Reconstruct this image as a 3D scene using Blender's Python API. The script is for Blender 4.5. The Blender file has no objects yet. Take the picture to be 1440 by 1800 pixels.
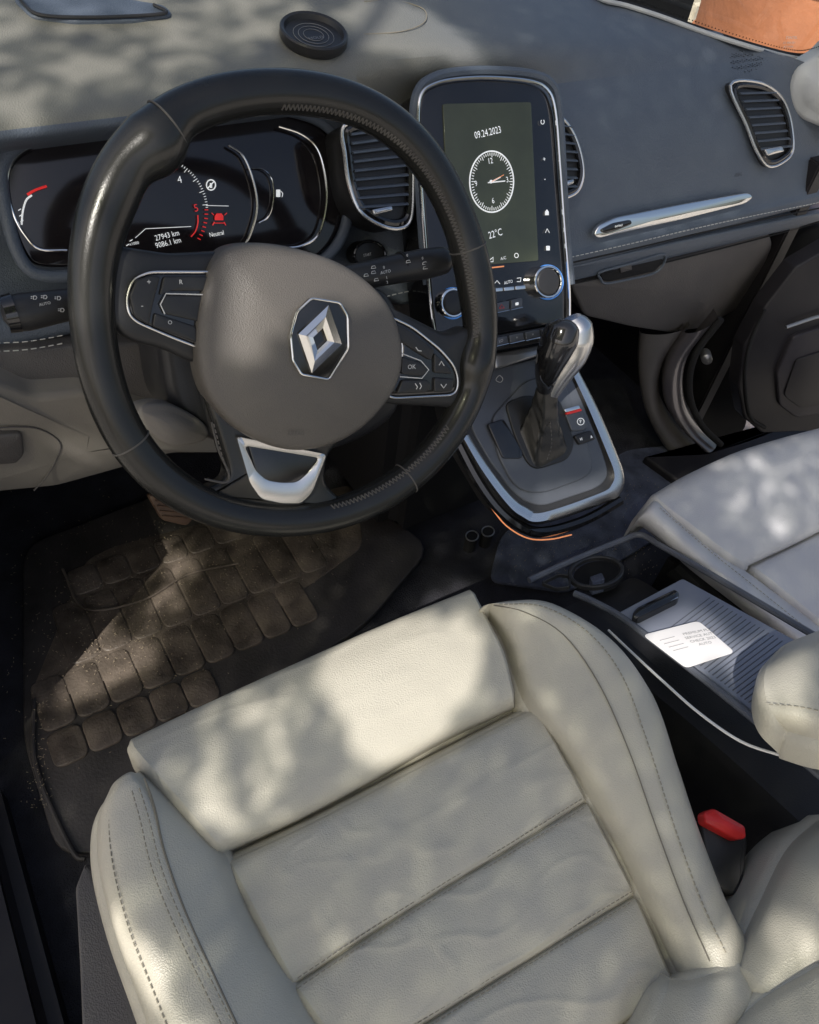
import bpy, bmesh, math, random
import numpy as np
from mathutils import Vector, Matrix, noise
random.seed(7)
H=1.45
F=1386.0
AX=Vector((.853,.323,-.4105)).normalized()
AY=Vector((-.5115,.674,-.533)); AY=(AY-AX*AY.dot(AX)).normalized()
AZ=AX.cross(AY)
COL=bpy.context.scene.collection
def ray(px,py):
    c=Vector((px-720,900-py,-F)); return Vector((c.dot(AX),c.dot(AY),c.dot(AZ)))
def ony(px,py,y): d=ray(px,py); return d*(y/d.y)
class Pl:
    def __init__(s,P,n):
        s.P=Vector(P); s.n=Vector(n).normalized()
        s.u=(Vector((1,0,0))-s.n*s.n.x).normalized(); s.v=s.n.cross(s.u)
    def __call__(s,px,py,h=0):
        d=ray(px,py); return d*(((s.P+s.n*h).dot(s.n))/d.dot(s.n))
# ---------------- materials
def mat(name,col,rough=.5,metal=0,bs=0,bstr=.2,bdist=.001,var=0,vs=6,emit=0,coat=0,spec=.5,tex='noise',colx=None):
    if not emit and not metal:
        col=tuple(min(.86,c*1.25) for c in col)
        if colx: colx=(colx[0],colx[1],tuple(c*1.25 for c in colx[2]))
    m=bpy.data.materials.new(name); m.use_nodes=True; nt=m.node_tree; b=nt.nodes['Principled BSDF']
    b.inputs['Base Color'].default_value=(*col,1); b.inputs['Roughness'].default_value=rough
    b.inputs['Metallic'].default_value=metal; b.inputs['Specular IOR Level'].default_value=spec
    b.inputs['Coat Weight'].default_value=coat; b.inputs['Coat Roughness'].default_value=.08
    if emit:
        b.inputs['Emission Color'].default_value=(*col,1); b.inputs['Emission Strength'].default_value=emit
    tc=nt.nodes.new('ShaderNodeTexCoord')
    if var:
        n=nt.nodes.new('ShaderNodeTexNoise'); n.inputs['Scale'].default_value=vs; n.inputs['Detail'].default_value=6
        nt.links.new(tc.outputs['Object'],n.inputs['Vector'])
        r=nt.nodes.new('ShaderNodeMapRange'); r.inputs[1].default_value=.3; r.inputs[2].default_value=.7
        r.inputs[3].default_value=1-var; r.inputs[4].default_value=1+var
        nt.links.new(n.outputs['Fac'],r.inputs[0])
        mx=nt.nodes.new('ShaderNodeMix'); mx.data_type='RGBA'; mx.blend_type='MULTIPLY'; mx.inputs[0].default_value=1
        mx.inputs[6].default_value=(*col,1); nt.links.new(r.outputs[0],mx.inputs[7]); nt.links.new(mx.outputs[2],b.inputs['Base Color'])
        if colx:   # second colour toward +X (x0,x1,colour)
            sx=nt.nodes.new('ShaderNodeSeparateXYZ'); nt.links.new(tc.outputs['Object'],sx.inputs[0])
            q=nt.nodes.new('ShaderNodeMapRange'); q.interpolation_type='SMOOTHSTEP'; q.inputs[1].default_value=colx[0]; q.inputs[2].default_value=colx[1]; nt.links.new(sx.outputs[0],q.inputs[0])
            m2=nt.nodes.new('ShaderNodeMix'); m2.data_type='RGBA'; m2.inputs[6].default_value=(*col,1); m2.inputs[7].default_value=(*colx[2],1)
            nt.links.new(q.outputs[0],m2.inputs[0]); nt.links.new(m2.outputs[2],mx.inputs[6])
        r2=nt.nodes.new('ShaderNodeMapRange'); r2.inputs[3].default_value=max(.03,rough-.08); r2.inputs[4].default_value=min(1,rough+.1)
        nt.links.new(n.outputs['Fac'],r2.inputs[0]); nt.links.new(r2.outputs[0],b.inputs['Roughness'])
    if bs:
        if tex=='voronoi':
            t=nt.nodes.new('ShaderNodeTexVoronoi'); o=t.outputs['Distance']
        else:
            t=nt.nodes.new('ShaderNodeTexNoise'); t.inputs['Detail'].default_value=4; o=t.outputs['Fac']
        t.inputs['Scale'].default_value=bs; nt.links.new(tc.outputs['Object'],t.inputs['Vector'])
        bp=nt.nodes.new('ShaderNodeBump'); bp.inputs['Strength'].default_value=bstr; bp.inputs['Distance'].default_value=bdist
        nt.links.new(o,bp.inputs['Height']); nt.links.new(bp.outputs['Normal'],b.inputs['Normal'])
    return m
M=dict(
 seat=mat('seat_leather',(.42,.395,.325),.36,bs=820,bstr=.45,bdist=.0006,var=.05,vs=9,tex='voronoi'),
 seatp=mat('seat_leather_sky_tint',(.41,.405,.41),.38,bs=820,bstr=.45,bdist=.0006,var=.05,vs=9,tex='voronoi'),  # same leather, bluish skylight put into the colour
 thread=mat('seat_thread',(.24,.22,.17),.8),
 groove=mat('seam_groove',(.16,.145,.115),.8),
 dtop=mat('dash_soft_top',(.150,.146,.124),.5,bs=700,bstr=.5,bdist=.0007,var=.04,vs=5,tex='voronoi',colx=(-.05,.40,(.080,.095,.118))),  # olive to blue-grey along X: sunlit and skylit tones painted in
 dash=mat('dash_fascia_plastic',(.074,.090,.115),.42,bs=700,bstr=.5,bdist=.0007,var=.04,vs=5,tex='voronoi'),
 dlow=mat('dash_lower_plastic',(.072,.067,.066),.45,bs=700,bstr=.5,bdist=.0007,var=.08,vs=5,tex='voronoi'),
 dstitch=mat('dash_thread',(.42,.42,.40),.8),
 knee=mat('knee_panel_plastic',(.18,.165,.145),.5,bs=700,bstr=.5,bdist=.0006,var=.1,vs=5),
 black=mat('black_plastic',(.020,.020,.021),.36,bs=700,bstr=.25,bdist=.0004,var=.05,spec=.4),
 blackm=mat('black_matte',(.012,.012,.013),.8,var=.15,spec=.3),
 gloss=mat('gloss_black',(.010,.010,.011),.07,coat=.5),
 glass=mat('cluster_glass_black',(.012,.010,.011),.10,coat=.2),
 leather=mat('wheel_leather',(.014,.014,.013),.23,bs=900,bstr=.25,bdist=.0004,var=.1,vs=12,coat=.15,spec=.4),
 hub=mat('airbag_vinyl',(.088,.080,.071),.36,bs=1050,bstr=.5,bdist=.0006,var=.07,vs=8,tex='voronoi',spec=.55),
 rthread=mat('wheel_thread',(.07,.065,.06),.7),
 chrome=mat('chrome',(.86,.86,.84),.12,metal=1),
 satin=mat('satin_silver',(.74,.73,.71),.27,metal=1),
 steel=mat('brushed_grey',(.36,.36,.36),.35,metal=.8,var=.1),
 white=mat('lit_white_print',(.85,.87,.88),.5,emit=.5),
 print_=mat('white_print',(.50,.50,.50),.6),
 dimp=mat('dim_print',(.18,.18,.18),.6),
 red=mat('lit_red',(.75,.03,.03),.5,emit=.45),
 orange=mat('lit_orange_line',(.9,.33,.14),.5,emit=.6),
 blue=mat('lit_blue_ring',(.06,.22,.6),.4,emit=.3),
 display=mat('display_panel',(.046,.052,.030),.14,emit=.3,coat=.4,var=.45,vs=9),
 carpet=mat('carpet',(.022,.022,.028),.95,bs=500,bstr=.9,bdist=.003,var=.35,vs=30),
 rubber=mat('mat_rubber',(.092,.075,.060),.42,bs=260,bstr=.8,bdist=.0014,var=.6,vs=26),
 rubberd=mat('mat_rubber_dark',(.040,.036,.034),.55,bs=260,bstr=.6,bdist=.0012,var=.5,vs=14),
 bluemat=mat('passenger_carpet',(.068,.078,.112),.95,bs=500,bstr=.9,bdist=.003,var=.4,vs=30),
 console=mat('console_plastic',(.085,.092,.110),.42,bs=700,bstr=.4,bdist=.0005,var=.07,tex='voronoi'),
 cside=mat('console_side_plastic',(.018,.018,.020),.5,bs=700,bstr=.4,bdist=.0005,var=.07,tex='voronoi'),
 gearp=mat('gear_panel',(.066,.072,.084),.30,bs=900,bstr=.15,bdist=.0003,var=.06),
 lid=mat('ribbed_lid_plastic',(.19,.205,.25),.35,var=.05),
 paper=mat('paper_card',(.69,.67,.66),.6,var=.03),
 ink=mat('grey_ink',(.2,.2,.21),.8),
 cable=mat('white_cable',(.69,.68,.65),.4),
 redp=mat('red_plastic',(.56,.024,.024),.35),
 doorp=mat('door_plastic',(.014,.013,.015),.42,var=.1,spec=.3),
 doorg=mat('door_pocket_plastic',(.024,.022,.026),.45,var=.1,spec=.3),
 paint=mat('body_frame_paint',(.13,.12,.13),.28,metal=.5,coat=.5),
 pillar=mat('pillar_trim_fabric',(.38,.39,.39),.7,bs=300,bstr=.3),
 terra=mat('terracotta',(.33,.125,.058),.8,bs=20,bstr=.5,bdist=.01,var=.25,vs=3),
 stone=mat('pale_stone',(.38,.35,.29),.9,bs=15,bstr=.6,bdist=.02,var=.3,vs=4),
 gravel=mat('gravel',(.34,.32,.29),.95,bs=40,bstr=1,bdist=.02,var=.5,vs=30),
 bark=mat('bark',(.10,.075,.05),.9,bs=20,bstr=.6,bdist=.02,var=.3),
 straw=mat('dry_crumbs',(.28,.23,.16),.9),
 brown=mat('brown_pedal',(.10,.06,.04),.6),
)
gm=bpy.data.materials.new('windscreen_glass'); gm.use_nodes=True; nt=gm.node_tree; nt.nodes.clear()
o_=nt.nodes.new('ShaderNodeOutputMaterial'); a_=nt.nodes.new('ShaderNodeBsdfTransparent'); g_=nt.nodes.new('ShaderNodeBsdfGlossy'); g_.inputs['Roughness'].default_value=.02
a_.inputs[0].default_value=(.93,.96,.94,1); mx_=nt.nodes.new('ShaderNodeMixShader'); mx_.inputs[0].default_value=.05
nt.links.new(a_.outputs[0],mx_.inputs[1]); nt.links.new(g_.outputs[0],mx_.inputs[2]); nt.links.new(mx_.outputs[0],o_.inputs[0])
lf=bpy.data.materials.new('sun_filter_leaf'); lf.use_nodes=True; nt=lf.node_tree; nt.nodes.clear()
o_=nt.nodes.new('ShaderNodeOutputMaterial'); a_=nt.nodes.new('ShaderNodeBsdfTransparent'); a_.inputs[0].default_value=(.98,1,.90,1)
g_=nt.nodes.new('ShaderNodeBsdfDiffuse'); g_.inputs[0].default_value=(.09,.13,.06,1); mx_=nt.nodes.new('ShaderNodeMixShader'); mx_.inputs[0].default_value=.60  # leaves partly see-through so filtered sun fills the shade
nt.links.new(a_.outputs[0],mx_.inputs[1]); nt.links.new(g_.outputs[0],mx_.inputs[2]); nt.links.new(mx_.outputs[0],o_.inputs[0])
# ---------------- curve helpers
def cr(p,n,closed=False):
    out=[]; N=len(p); segs=N if closed else N-1
    for i in range(segs):
        if closed: a,b,c,d=p[(i-1)%N],p[i],p[(i+1)%N],p[(i+2)%N]
        else:
            b,c=p[i],p[i+1]; a=p[i-1] if i>0 else b+(b-c); d=p[i+2] if i+2<N else c+(c-b)
        for k in range(n):
            t=k/n; out.append(.5*((2*b)+(c-a)*t+(2*a-5*b+4*c-d)*t*t+(3*b-a-3*c+d)*t**3))
    if not closed: out.append(p[-1].copy())
    return out
def V2(p): return [Vector((q[0],q[1])) for q in p]
def rnd(pts,r,k=4):
    p=V2(pts); out=[]; N=len(p)
    for i in range(N):
        a,b,c=p[i-1],p[i],p[(i+1)%N]
        ra=min(r,(a-b).length*.48); rc=min(r,(c-b).length*.48)
        s=b+(a-b).normalized()*ra; e=b+(c-b).normalized()*rc
        for j in range(k+1):
            t=j/k; out.append(s*(1-t)**2+b*2*t*(1-t)+e*t*t)
    return out
def ell(cx,cy,rx,ry,n=40,a0=0,a1=2*math.pi,closed=True,rot=0):
    out=[]
    for i in range(n):
        a=a0+(a1-a0)*i/(n if closed else n-1)
        x=rx*math.cos(a); y=ry*math.sin(a)
        out.append((cx+x*math.cos(rot)-y*math.sin(rot),cy+x*math.sin(rot)+y*math.cos(rot)))
    return out
def inset(P,n,d):
    N=len(P); c=sum(P,Vector())/N; A=sum(((P[i]-c).cross(P[(i+1)%N]-c)).dot(n) for i in range(N)); s=1 if A>0 else -1
    out=[]
    for i in range(N):
        t=(P[(i+1)%N]-P[i-1])
        if t.length<1e-9: out.append(P[i]); continue
        out.append(P[i]+n.cross(t.normalized())*s*d)
    return out
class MB:
    def __init__(s): s.bm=bmesh.new()
    def loops(s,L,closed=True,cap0=False,cap1=False):
        vs=[[s.bm.verts.new(p) for p in l] for l in L]
        for a,b in zip(vs,vs[1:]):
            n=len(a)
            for i in range(n if closed else n-1):
                j=(i+1)%n
                try: s.bm.faces.new((a[i],a[j],b[j],b[i]))
                except: pass
        if cap0: s.bm.faces.new(vs[0][::-1])
        if cap1: s.bm.faces.new(vs[-1])
        return s
    def pil(s,pl,pts,h=0,depth=.01,bulge=0,bev=.002,r=8,rings=7,curve=False):
        q=cr(V2(pts),6,True) if curve else (rnd(pts,r) if r else V2(pts))
        base=[pl(a.x,a.y,h) for a in q]; return s.pil3(base,pl.n,depth,bulge,bev,rings)
    def pil3(s,base,n,depth,bulge,bev,rings=7):
        L=[[p-n*depth for p in base],[p-n*bev for p in base]]
        for k in (1,2,3):
            a=k/3*math.pi/2; I=inset(base,n,bev*(1-math.cos(a))); L.append([p-n*bev*(1-math.sin(a)) for p in I])
        if bulge:
            top=L[-1]; c=sum(top,Vector())/len(top)
            for k in range(1,rings):
                t=1-k/rings; L.append([c+(p-c)*t+n*bulge*(1-t**2.2) for p in top])
        return s.loops(L,True,True,True)
    def ringf(s,pl,pts,w,h=0,depth=.005,r=8,curve=False):
        q=cr(V2(pts),6,True) if curve else rnd(pts,r); n=pl.n
        o=[pl(a.x,a.y,h) for a in q]; b=w*.25
        return s.loops([[p-n*depth for p in o],[p-n*b for p in o],inset(o,n,b),inset(o,n,w-b),[p-n*b for p in inset(o,n,w)],[p-n*depth for p in inset(o,n,w)]],True)
    def tube(s,path,r,seg=10,closed=False,flat=1,up=None):
        P=path; N=len(P); rr=r if isinstance(r,(list,tuple)) else [r]*N
        L=[]; prev=None
        for i in range(N):
            if closed: t=(P[(i+1)%N]-P[i-1])
            else: t=P[min(i+1,N-1)]-P[max(i-1,0)]
            t=t.normalized() if t.length>1e-9 else Vector((1,0,0))
            if up is not None: a=up-t*up.dot(t)
            elif prev is None:
                a=Vector((0,0,1)); a=a-t*a.dot(t)
                if a.length<.1: a=Vector((1,0,0)); a=a-t*a.dot(t)
            else: a=prev-t*prev.dot(t)
            a.normalize(); prev=a; b=t.cross(a)
            L.append([P[i]+(a*math.cos(2*math.pi*k/seg)*flat+b*math.sin(2*math.pi*k/seg))*rr[i] for k in range(seg)])
        if closed: L.append([v.copy() for v in L[0]])
        return s.loops(L,True,not closed,not closed)
    def tpx(s,pl,pts,r,h=0,closed=False,n=5,curve=True,seg=8,rad=12,flat=1):
        if curve: q=cr(V2(pts),n,closed)
        else: q=rnd(pts,rad) if closed else V2(pts)
        return s.tube([pl(a.x,a.y,h) for a in q],r,seg,closed,flat,up=pl.n)
    def stitch(s,path,L=.004,gap=.0025,r=.0006,off=Vector()):
        segs=list(zip(path,path[1:])); on=True; cur=[path[0]+off]; need=L
        for a,b in segs:
            l=(b-a).length; pos=0
            if l<1e-9: continue
            while l-pos>=need:
                pos+=need; p=a+(b-a)*(pos/l)+off
                if on:
                    cur.append(p)
                    if len(cur)>1: s.tube(cur,r,5)
                    cur=[]; need=gap
                else: cur=[p]; need=L
                on=not on
            need-=(l-pos)
            if on: cur.append(b+off)
        return s
    def spx(s,pl,pts,h=0,L=.004,gap=.0025,r=.0006,n=8):
        q=cr(V2(pts),n); return s.stitch([pl(a.x,a.y,h) for a in q],L,gap,r)
    def grid(s,rows,nu=1,nv=1,skirt=0,n=Vector((0,0,1)),edge=.006):
        rows=[cr(r,nu) if nu>1 else r for r in rows]
        if nv>1:
            cols=[cr([r[i] for r in rows],nv) for i in range(len(rows[0]))]
            rows=[[c[j] for c in cols] for j in range(len(cols[0]))]
        s.loops(rows,False)
        if skirt:
            b=rows[0][:]+[r[-1] for r in rows[1:]]+rows[-1][::-1][1:]+[r[0] for r in rows[::-1][1:-1]]
            o=inset(b,n,-edge*.6)
            s.loops([b,[(p+q)/2-n*edge*.25 for p,q in zip(b,o)],[p-n*edge for p in o],[p-n*skirt for p in o]],True)
        return rows
    def text(s,t,pl,px,py,hpx,h=.001,rot=0,sx=1,al='CENTER'):
        cu=bpy.data.curves.new('t','FONT'); cu.body=t; cu.align_x=al; cu.align_y='CENTER'; cu.extrude=0; cu.resolution_u=2
        ob=bpy.data.objects.new('t',cu); COL.objects.link(ob); dg=bpy.context.evaluated_depsgraph_get()
        me=bpy.data.meshes.new_from_object(ob.evaluated_get(dg)); bpy.data.objects.remove(ob)
        P=pl(px,py,h); sc=(pl(px,py-5,h)-P).length/5*hpx/.7
        u=pl.u*math.cos(rot)+pl.v*math.sin(rot); v=pl.n.cross(u)
        mtx=Matrix(((u.x*sc*sx,v.x*sc,pl.n.x,P.x),(u.y*sc*sx,v.y*sc,pl.n.y,P.y),(u.z*sc*sx,v.z*sc,pl.n.z,P.z),(0,0,0,1)))
        me.transform(mtx); s.bm.from_mesh(me); bpy.data.meshes.remove(me); return s
    def box(s,x0,x1,y0,y1,z0,z1,b=.004):
        v=[s.bm.verts.new(p) for p in ((x0,y0,z0),(x1,y0,z0),(x1,y1,z0),(x0,y1,z0),(x0,y0,z1),(x1,y0,z1),(x1,y1,z1),(x0,y1,z1))]
        fs=[s.bm.faces.new([v[i] for i in f]) for f in ((0,3,2,1),(4,5,6,7),(0,1,5,4),(1,2,6,5),(2,3,7,6),(3,0,4,7))]
        if b: bmesh.ops.bevel(s.bm,geom=list({e for f in fs for e in f.edges}),offset=b,segments=3,affect='EDGES')
        return s
    def build(s,name,m,parent=None,sharp=38):
        bmesh.ops.recalc_face_normals(s.bm,faces=s.bm.faces[:])
        me=bpy.data.meshes.new(name); s.bm.to_mesh(me); s.bm.free()
        me.materials.append(M[m] if isinstance(m,str) else m)
        for p in me.polygons: p.use_smooth=True
        me.set_sharp_from_angle(angle=math.radians(sharp))
        o=bpy.data.objects.new(name,me); COL.objects.link(o)
        if parent: o.parent=parent
        return o
def carve(o,cutter):
    md=o.modifiers.new('c','BOOLEAN'); md.operation='DIFFERENCE'; md.object=cutter; md.solver='EXACT'
    dg=bpy.context.evaluated_depsgraph_get(); me=bpy.data.meshes.new_from_object(o.evaluated_get(dg))
    o.modifiers.clear(); o.data=me; bpy.data.objects.remove(cutter)
    for p in me.polygons: p.use_smooth=True
    me.set_sharp_from_angle(angle=math.radians(35))
def thing(name,label,cat,group=None):
    o=bpy.data.objects.new(name,None); COL.objects.link(o); o['label']=label; o['category']=cat
    if group: o['group']=group
    return o
def tag(o,label,cat,kind=None,group=None):
    o['label']=label; o['category']=cat
    if kind: o['kind']=kind
    if group: o['group']=group
    return o
def sm(a,b,x): t=max(0,min(1,(x-a)/(b-a))); return t*t*(3-2*t)
Z_=Vector((0,0,1))
# =============== planes
W=Pl((.262,.517,-.40),(0,-.883,.469))
SC=Pl(Vector((.585,.76,-.326))*.95,(0,-.822,.569))
G=Pl((.585,.59,-.58),(0,-.683,.731))
S=Pl((.2,.35,-.66),(0,-.164,.986))
S2=Pl((.2,.385,-.733),(0,-.164,.986))
CLp=Pl((.25,.735,-.40),(0,-.88,.475))
V1=Pl((.42,.695,-.38),(0,-.85,.53))
V2p=Pl((1.05,.7005,-.41),(0,-.884,.468))
TS=Pl((.9,.660,-.49),(0,-.92,.39))
KC=Pl((.5,.373,-.745),(0,.33,1))
# =============== DASHBOARD
dash=thing('dashboard','dark grey dashboard with olive grey soft top behind the steering wheel','dashboard')
D=[(1.25,-.215),(1.05,-.235),(.90,-.258),(.82,-.275),(.75,-.291),(.718,-.302),(.725,-.318),(.79,-.36),(.80,-.42),(.762,-.462),(.728,-.478),(.718,-.492),(.722,-.506),(.76,-.53)]
Pp=[(1.25,-.30),(1.05,-.30),(.93,-.305),(.86,-.310),(.80,-.320),(.760,-.340),(.730,-.370),(.705,-.41),(.685,-.455),(.670,-.49),(.662,-.505),(.655,-.515),(.662,-.530),(.74,-.56)]
def yfar(x):
    k=[(.80,1.25),(.90,.95),(.957,.86),(1.12,.74),(1.25,.66)]
    if x<=k[0][0]: return 9
    for a,b in zip(k,k[1:]):
        if x<=b[0]: return a[1]+(b[1]-a[1])*(x-a[0])/(b[0]-a[0])
    return k[-1][1]
xs=[-.45+i*.03 for i in range(57)]
secs=[]
for x in xs:
    w=sm(.37,.47,x); wt=sm(.45,.95,x); sec=[]
    for i,(d,p) in enumerate(zip(D,Pp)):
        k=wt if i<5 else w
        y=d[0]+(p[0]-d[0])*k; z=d[1]+(p[1]-d[1])*k
        if x>.8 and i<6:
            yf=yfar(x)
            if y>yf: y=yf-.0005*i; z=-.31-.19*max(0,x-.957)
        sec.append(Vector((x,y,z)))
    secs.append(cr(sec,5))
rows=list(map(list,zip(*secs)))
cut=5*5
MB().loops(rows[:cut+1],False).build('dash_top_pad','dtop',dash)
MB().loops(rows[cut:],False).build('dash_fascia','dash',dash)
PD=Pl((.9,.650,-.508),(0,-.9,.43)); PDL=Pl((.1,.712,-.49),(0,-.9,.43))
for pl_,q_,h_ in ((PD,[(1004,452),(1110,428),(1220,402),(1330,378),(1440,356)],.004),(PDL,[(-10,603),(50,600),(118,588)],.003),(PDL,[(-10,618),(50,614),(118,602)],.003),(PD,[(668,524),(700,516),(728,510)],.01)):
    b=MB(); b.spx(pl_,q_,h_,L=.005,gap=.003,r=.0006); b.build('dash_stitching','dstitch',dash)
MB().tpx(PD,[(1004,462),(1110,438),(1220,412),(1330,388),(1450,364)],.0012,.003).build('dash_seam','blackm',dash)
def topz(x,y):
    j=min(range(len(xs)),key=lambda k:abs(xs[k]-x)); s=secs[j]
    best=min(s[:cut+6],key=lambda p:abs(p.y-y)); return best.z
def ondash(px,py,off=.001):
    d=ray(px,py); t=5e-4
    while t<1.2e-3:
        p=d*t
        if p.z<=topz(p.x,p.y)+off: return p
        t+=1e-6
    return p
DT=Pl((.3,.85,-.266),(0,-.17,.985))
v=MB().pil(DT,[(20,-4),(55,28),(130,36),(230,34),(305,24),(290,8),(210,-6),(120,-16)],.001,.006,0,.002,12).build('demister_vent','dash',dash)
MB().tpx(DT,[(35,-2),(65,24),(135,30),(230,28),(292,22),(270,8)],.0016,.003).build('vent_lip','black',v)
b=MB()
pth=[ondash(*q,.0006) for q in [(640,2),(700,2),(742,14),(750,32),(735,46),(700,56),(640,60)]]
b.tube(cr(pth,6),.0006,6); b.build('panel_seam','groove',dash)
# ----- cluster
cl=MB().pil(CLp,[(6,330),(14,275),(60,245),(150,225),(300,205),(430,198),(520,205),(580,240),(602,310),(600,390),(570,440),(520,460),(380,458),(250,455),(90,470),(40,440)],.0,.05,0,.003,curve=True).build('instrument_cluster','glass',dash)
MB().tpx(CLp,[(4,335),(12,275),(58,240),(150,218),(300,198),(430,190),(525,198),(588,234),(612,310),(608,395),(576,450),(525,472),(380,470),(250,468),(90,486),(34,450)],.006,.004,True,seg=10).build('cluster_frame','dash',cl)
b=MB(); b.tpx(CLp,[(118,440),(70,438),(45,415),(25,380),(12,330),(22,285),(60,258),(120,247),(185,240)],.0011,.006); b.build('dial_outline','chrome',cl)
b=MB(); b.tpx(CLp,[(490,222),(530,236),(558,262),(572,310),(574,360),(560,412),(530,432),(500,436)],.0014,.006); b.build('dial_outline','chrome',cl)
b=MB(); b.tpx(CLp,[(402,255),(428,275),(446,320),(452,365),(440,412),(425,436)],.0013,.006); b.build('dial_outline','satin',cl)
b=MB(); b.tpx(CLp,[(438,296),(462,298),(478,315),(481,350),(472,380),(455,392)],.0008,.004); b.build('dial_outline','chrome',cl)
b=MB()
b.tpx(CLp,[(38,395),(40,372),(46,352),(56,343)],.0008,.003)
for i in range(30):
    a=math.radians(-80+i*2.9)
    if a>math.radians(-3): break
    cx,cy=268,372; c,s=math.cos(a),math.sin(a)
    l=9 if i%5==0 else 4
    b.tpx(CLp,[(cx+98*c,cy+98*s),(cx+(98-l)*c,cy+(98-l)*s)],.0003,.003,curve=False,seg=4)
b.text('4',CLp,316,316,12,.003); b.text('27943 km',CLp,294,414,9.5,.003,sx=.85,rot=.05); b.text('9086.1 km',CLp,296,427,9.5,.003,sx=.85,rot=.05)
b.text('Neutral',CLp,381,411,8,.003,sx=.8); b.text('x1000',CLp,236,428,5,.003)
b.tpx(CLp,ell(371,325,8,9,20),.0006,.003,True,n=2); b.tpx(CLp,[(371,330),(371,322)],.0012,.003,curve=False); b.tpx(CLp,[(365,331),(377,318)],.0005,.003,curve=False)
b.tpx(CLp,[(238,418),(256,402),(336,398)],.0003,.003,curve=False); b.tpx(CLp,[(362,361),(402,362)],.0003,.003,curve=False)
b.pil(CLp,[(486,333),(493,333),(493,346),(486,346)],.003,.001,0,.0003,1); b.tpx(CLp,[(494,336),(497,340),(496,346)],.0004,.003)
for i,(x,y) in enumerate([(222,432),(228,424),(36,390),(34,380),(32,370)]): b.tpx(CLp,[(x,y),(x+5,y-3)],.0004,.003,curve=False,seg=4)
b.build('dial_markings','white',cl)
b=MB(); b.tpx(CLp,[(48,342),(62,334),(82,327)],.0011,.003); b.text('5',CLp,345,366,13,.003)
b.tpx(CLp,[(348,378),(348,392),(344,406),(336,416)],.0006,.003)
for i in range(8):
    a=math.radians(-2+i*4.6); c,s=math.cos(a),math.sin(a); b.tpx(CLp,[(268+98*c,372+98*s),(268+92*c,372+92*s)],.0005,.003,curve=False,seg=4)
b.pil(CLp,[(378,380),(381,375),(390,375),(393,380),(393,387),(378,387)],.003,.001,0,.0002,1); b.tpx(CLp,[(377,392),(394,392)],.0004,.003,curve=False); b.tpx(CLp,[(376,378),(372,374)],.0004,.003,curve=False); b.tpx(CLp,[(395,378),(399,374)],.0004,.003,curve=False); b.tpx(CLp,[(377,390),(374,396)],.0005,.003,curve=False); b.tpx(CLp,[(394,390),(397,396)],.0005,.003,curve=False)
b.build('red_markings','red',cl)
# ----- vents
def vent(pl,out,slats,lev,name='air_vent',depth=.05):
    r=MB().pil(pl,out,0,depth,0,.003,10,curve=True).build(name,'black',dash)
    MB().tpx(pl,out,.0022,.004,True,seg=8).build('vent_frame','satin',r)
    c=sum(V2(out),Vector((0,0)))/len(out)
    q=[c+(p-c)*.90 for p in V2(out)]
    MB().tpx(pl,q,.004,.002,True,seg=8).build('vent_surround','gloss',r)
    b=MB()
    for (a,e) in slats:
        p=[pl(*a,.003),pl(*e,.003)]; b.tube(p,[.0040,.0040],8,flat=.35,up=(pl.n*.4+pl.v).normalized())
    b.build('vent_slats','dash',r)
    MB().pil(pl,lev,.009,.006,.001,.0015,3).build('vent_lever','satin',r)
vent(V1,[(604,222),(655,210),(716,206),(724,250),(726,320),(722,385),(700,402),(665,394),(632,370),(614,325),(606,270)],
     [((616+i*1.5,236+i*16),(716,222+i*17)) for i in range(9)],[(655,368),(690,361),(692,370),(658,378)])
vent(V2p,[(1284,150),(1330,144),(1368,165),(1388,205),(1394,262),(1376,285),(1350,292),(1330,265),(1312,220)],
     [((1300+i*5,164+i*14),(1362+i*4,162+i*13.5)) for i in range(8)],[(1345,262),(1376,256),(1380,266),(1350,274)],depth=.03)
V3=Pl((.70,.690,-.405),(0,-.88,.47))
vent(V3,[(950,190),(985,205),(1010,240),(1024,290),(1021,325),(1003,344),(960,350),(940,300)],
     [((955,215+i*16),(1004+min(i,3)*3,222+i*15)) for i in range(8)],[(994,318),(1010,314),(1010,322),(996,328)])
t=MB().pil(TS,[(1044,412),(1054,396),(1085,382),(1200,359),(1316,338),(1326,346),(1312,358),(1200,386),(1085,412),(1052,420)],.004,.006,.0015,.002,7).build('trim_strip','chrome',dash)
MB().pil(TS,[(1058,404),(1080,392),(1110,386),(1112,394),(1082,406),(1064,411)],.0075,.004,0,.001,5).build('strip_badge','gloss',t)
b=MB(); b.text('INITIALE',TS,1088,397,3.5,.0085,rot=.0); b.build('badge_marking','white',t)
MB().text('AIRBAG',V2p,1298,307,7,.005,sx=.6).build('airbag_marking','black',dash)
b=MB()
for i in range(11):
    for j in range(15):
        x=1278+j*4.4+i*1.0; y=80+i*4.2+j*1.6
        if ((x-1310)/31)**2+((y-106)/20)**2<1:
            p=ondash(x,y,.0008); q=ondash(x+2,y+.7,.0008); b.tube([p,q],.0005,4)
b.build('speaker_grille','black',dash)
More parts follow.
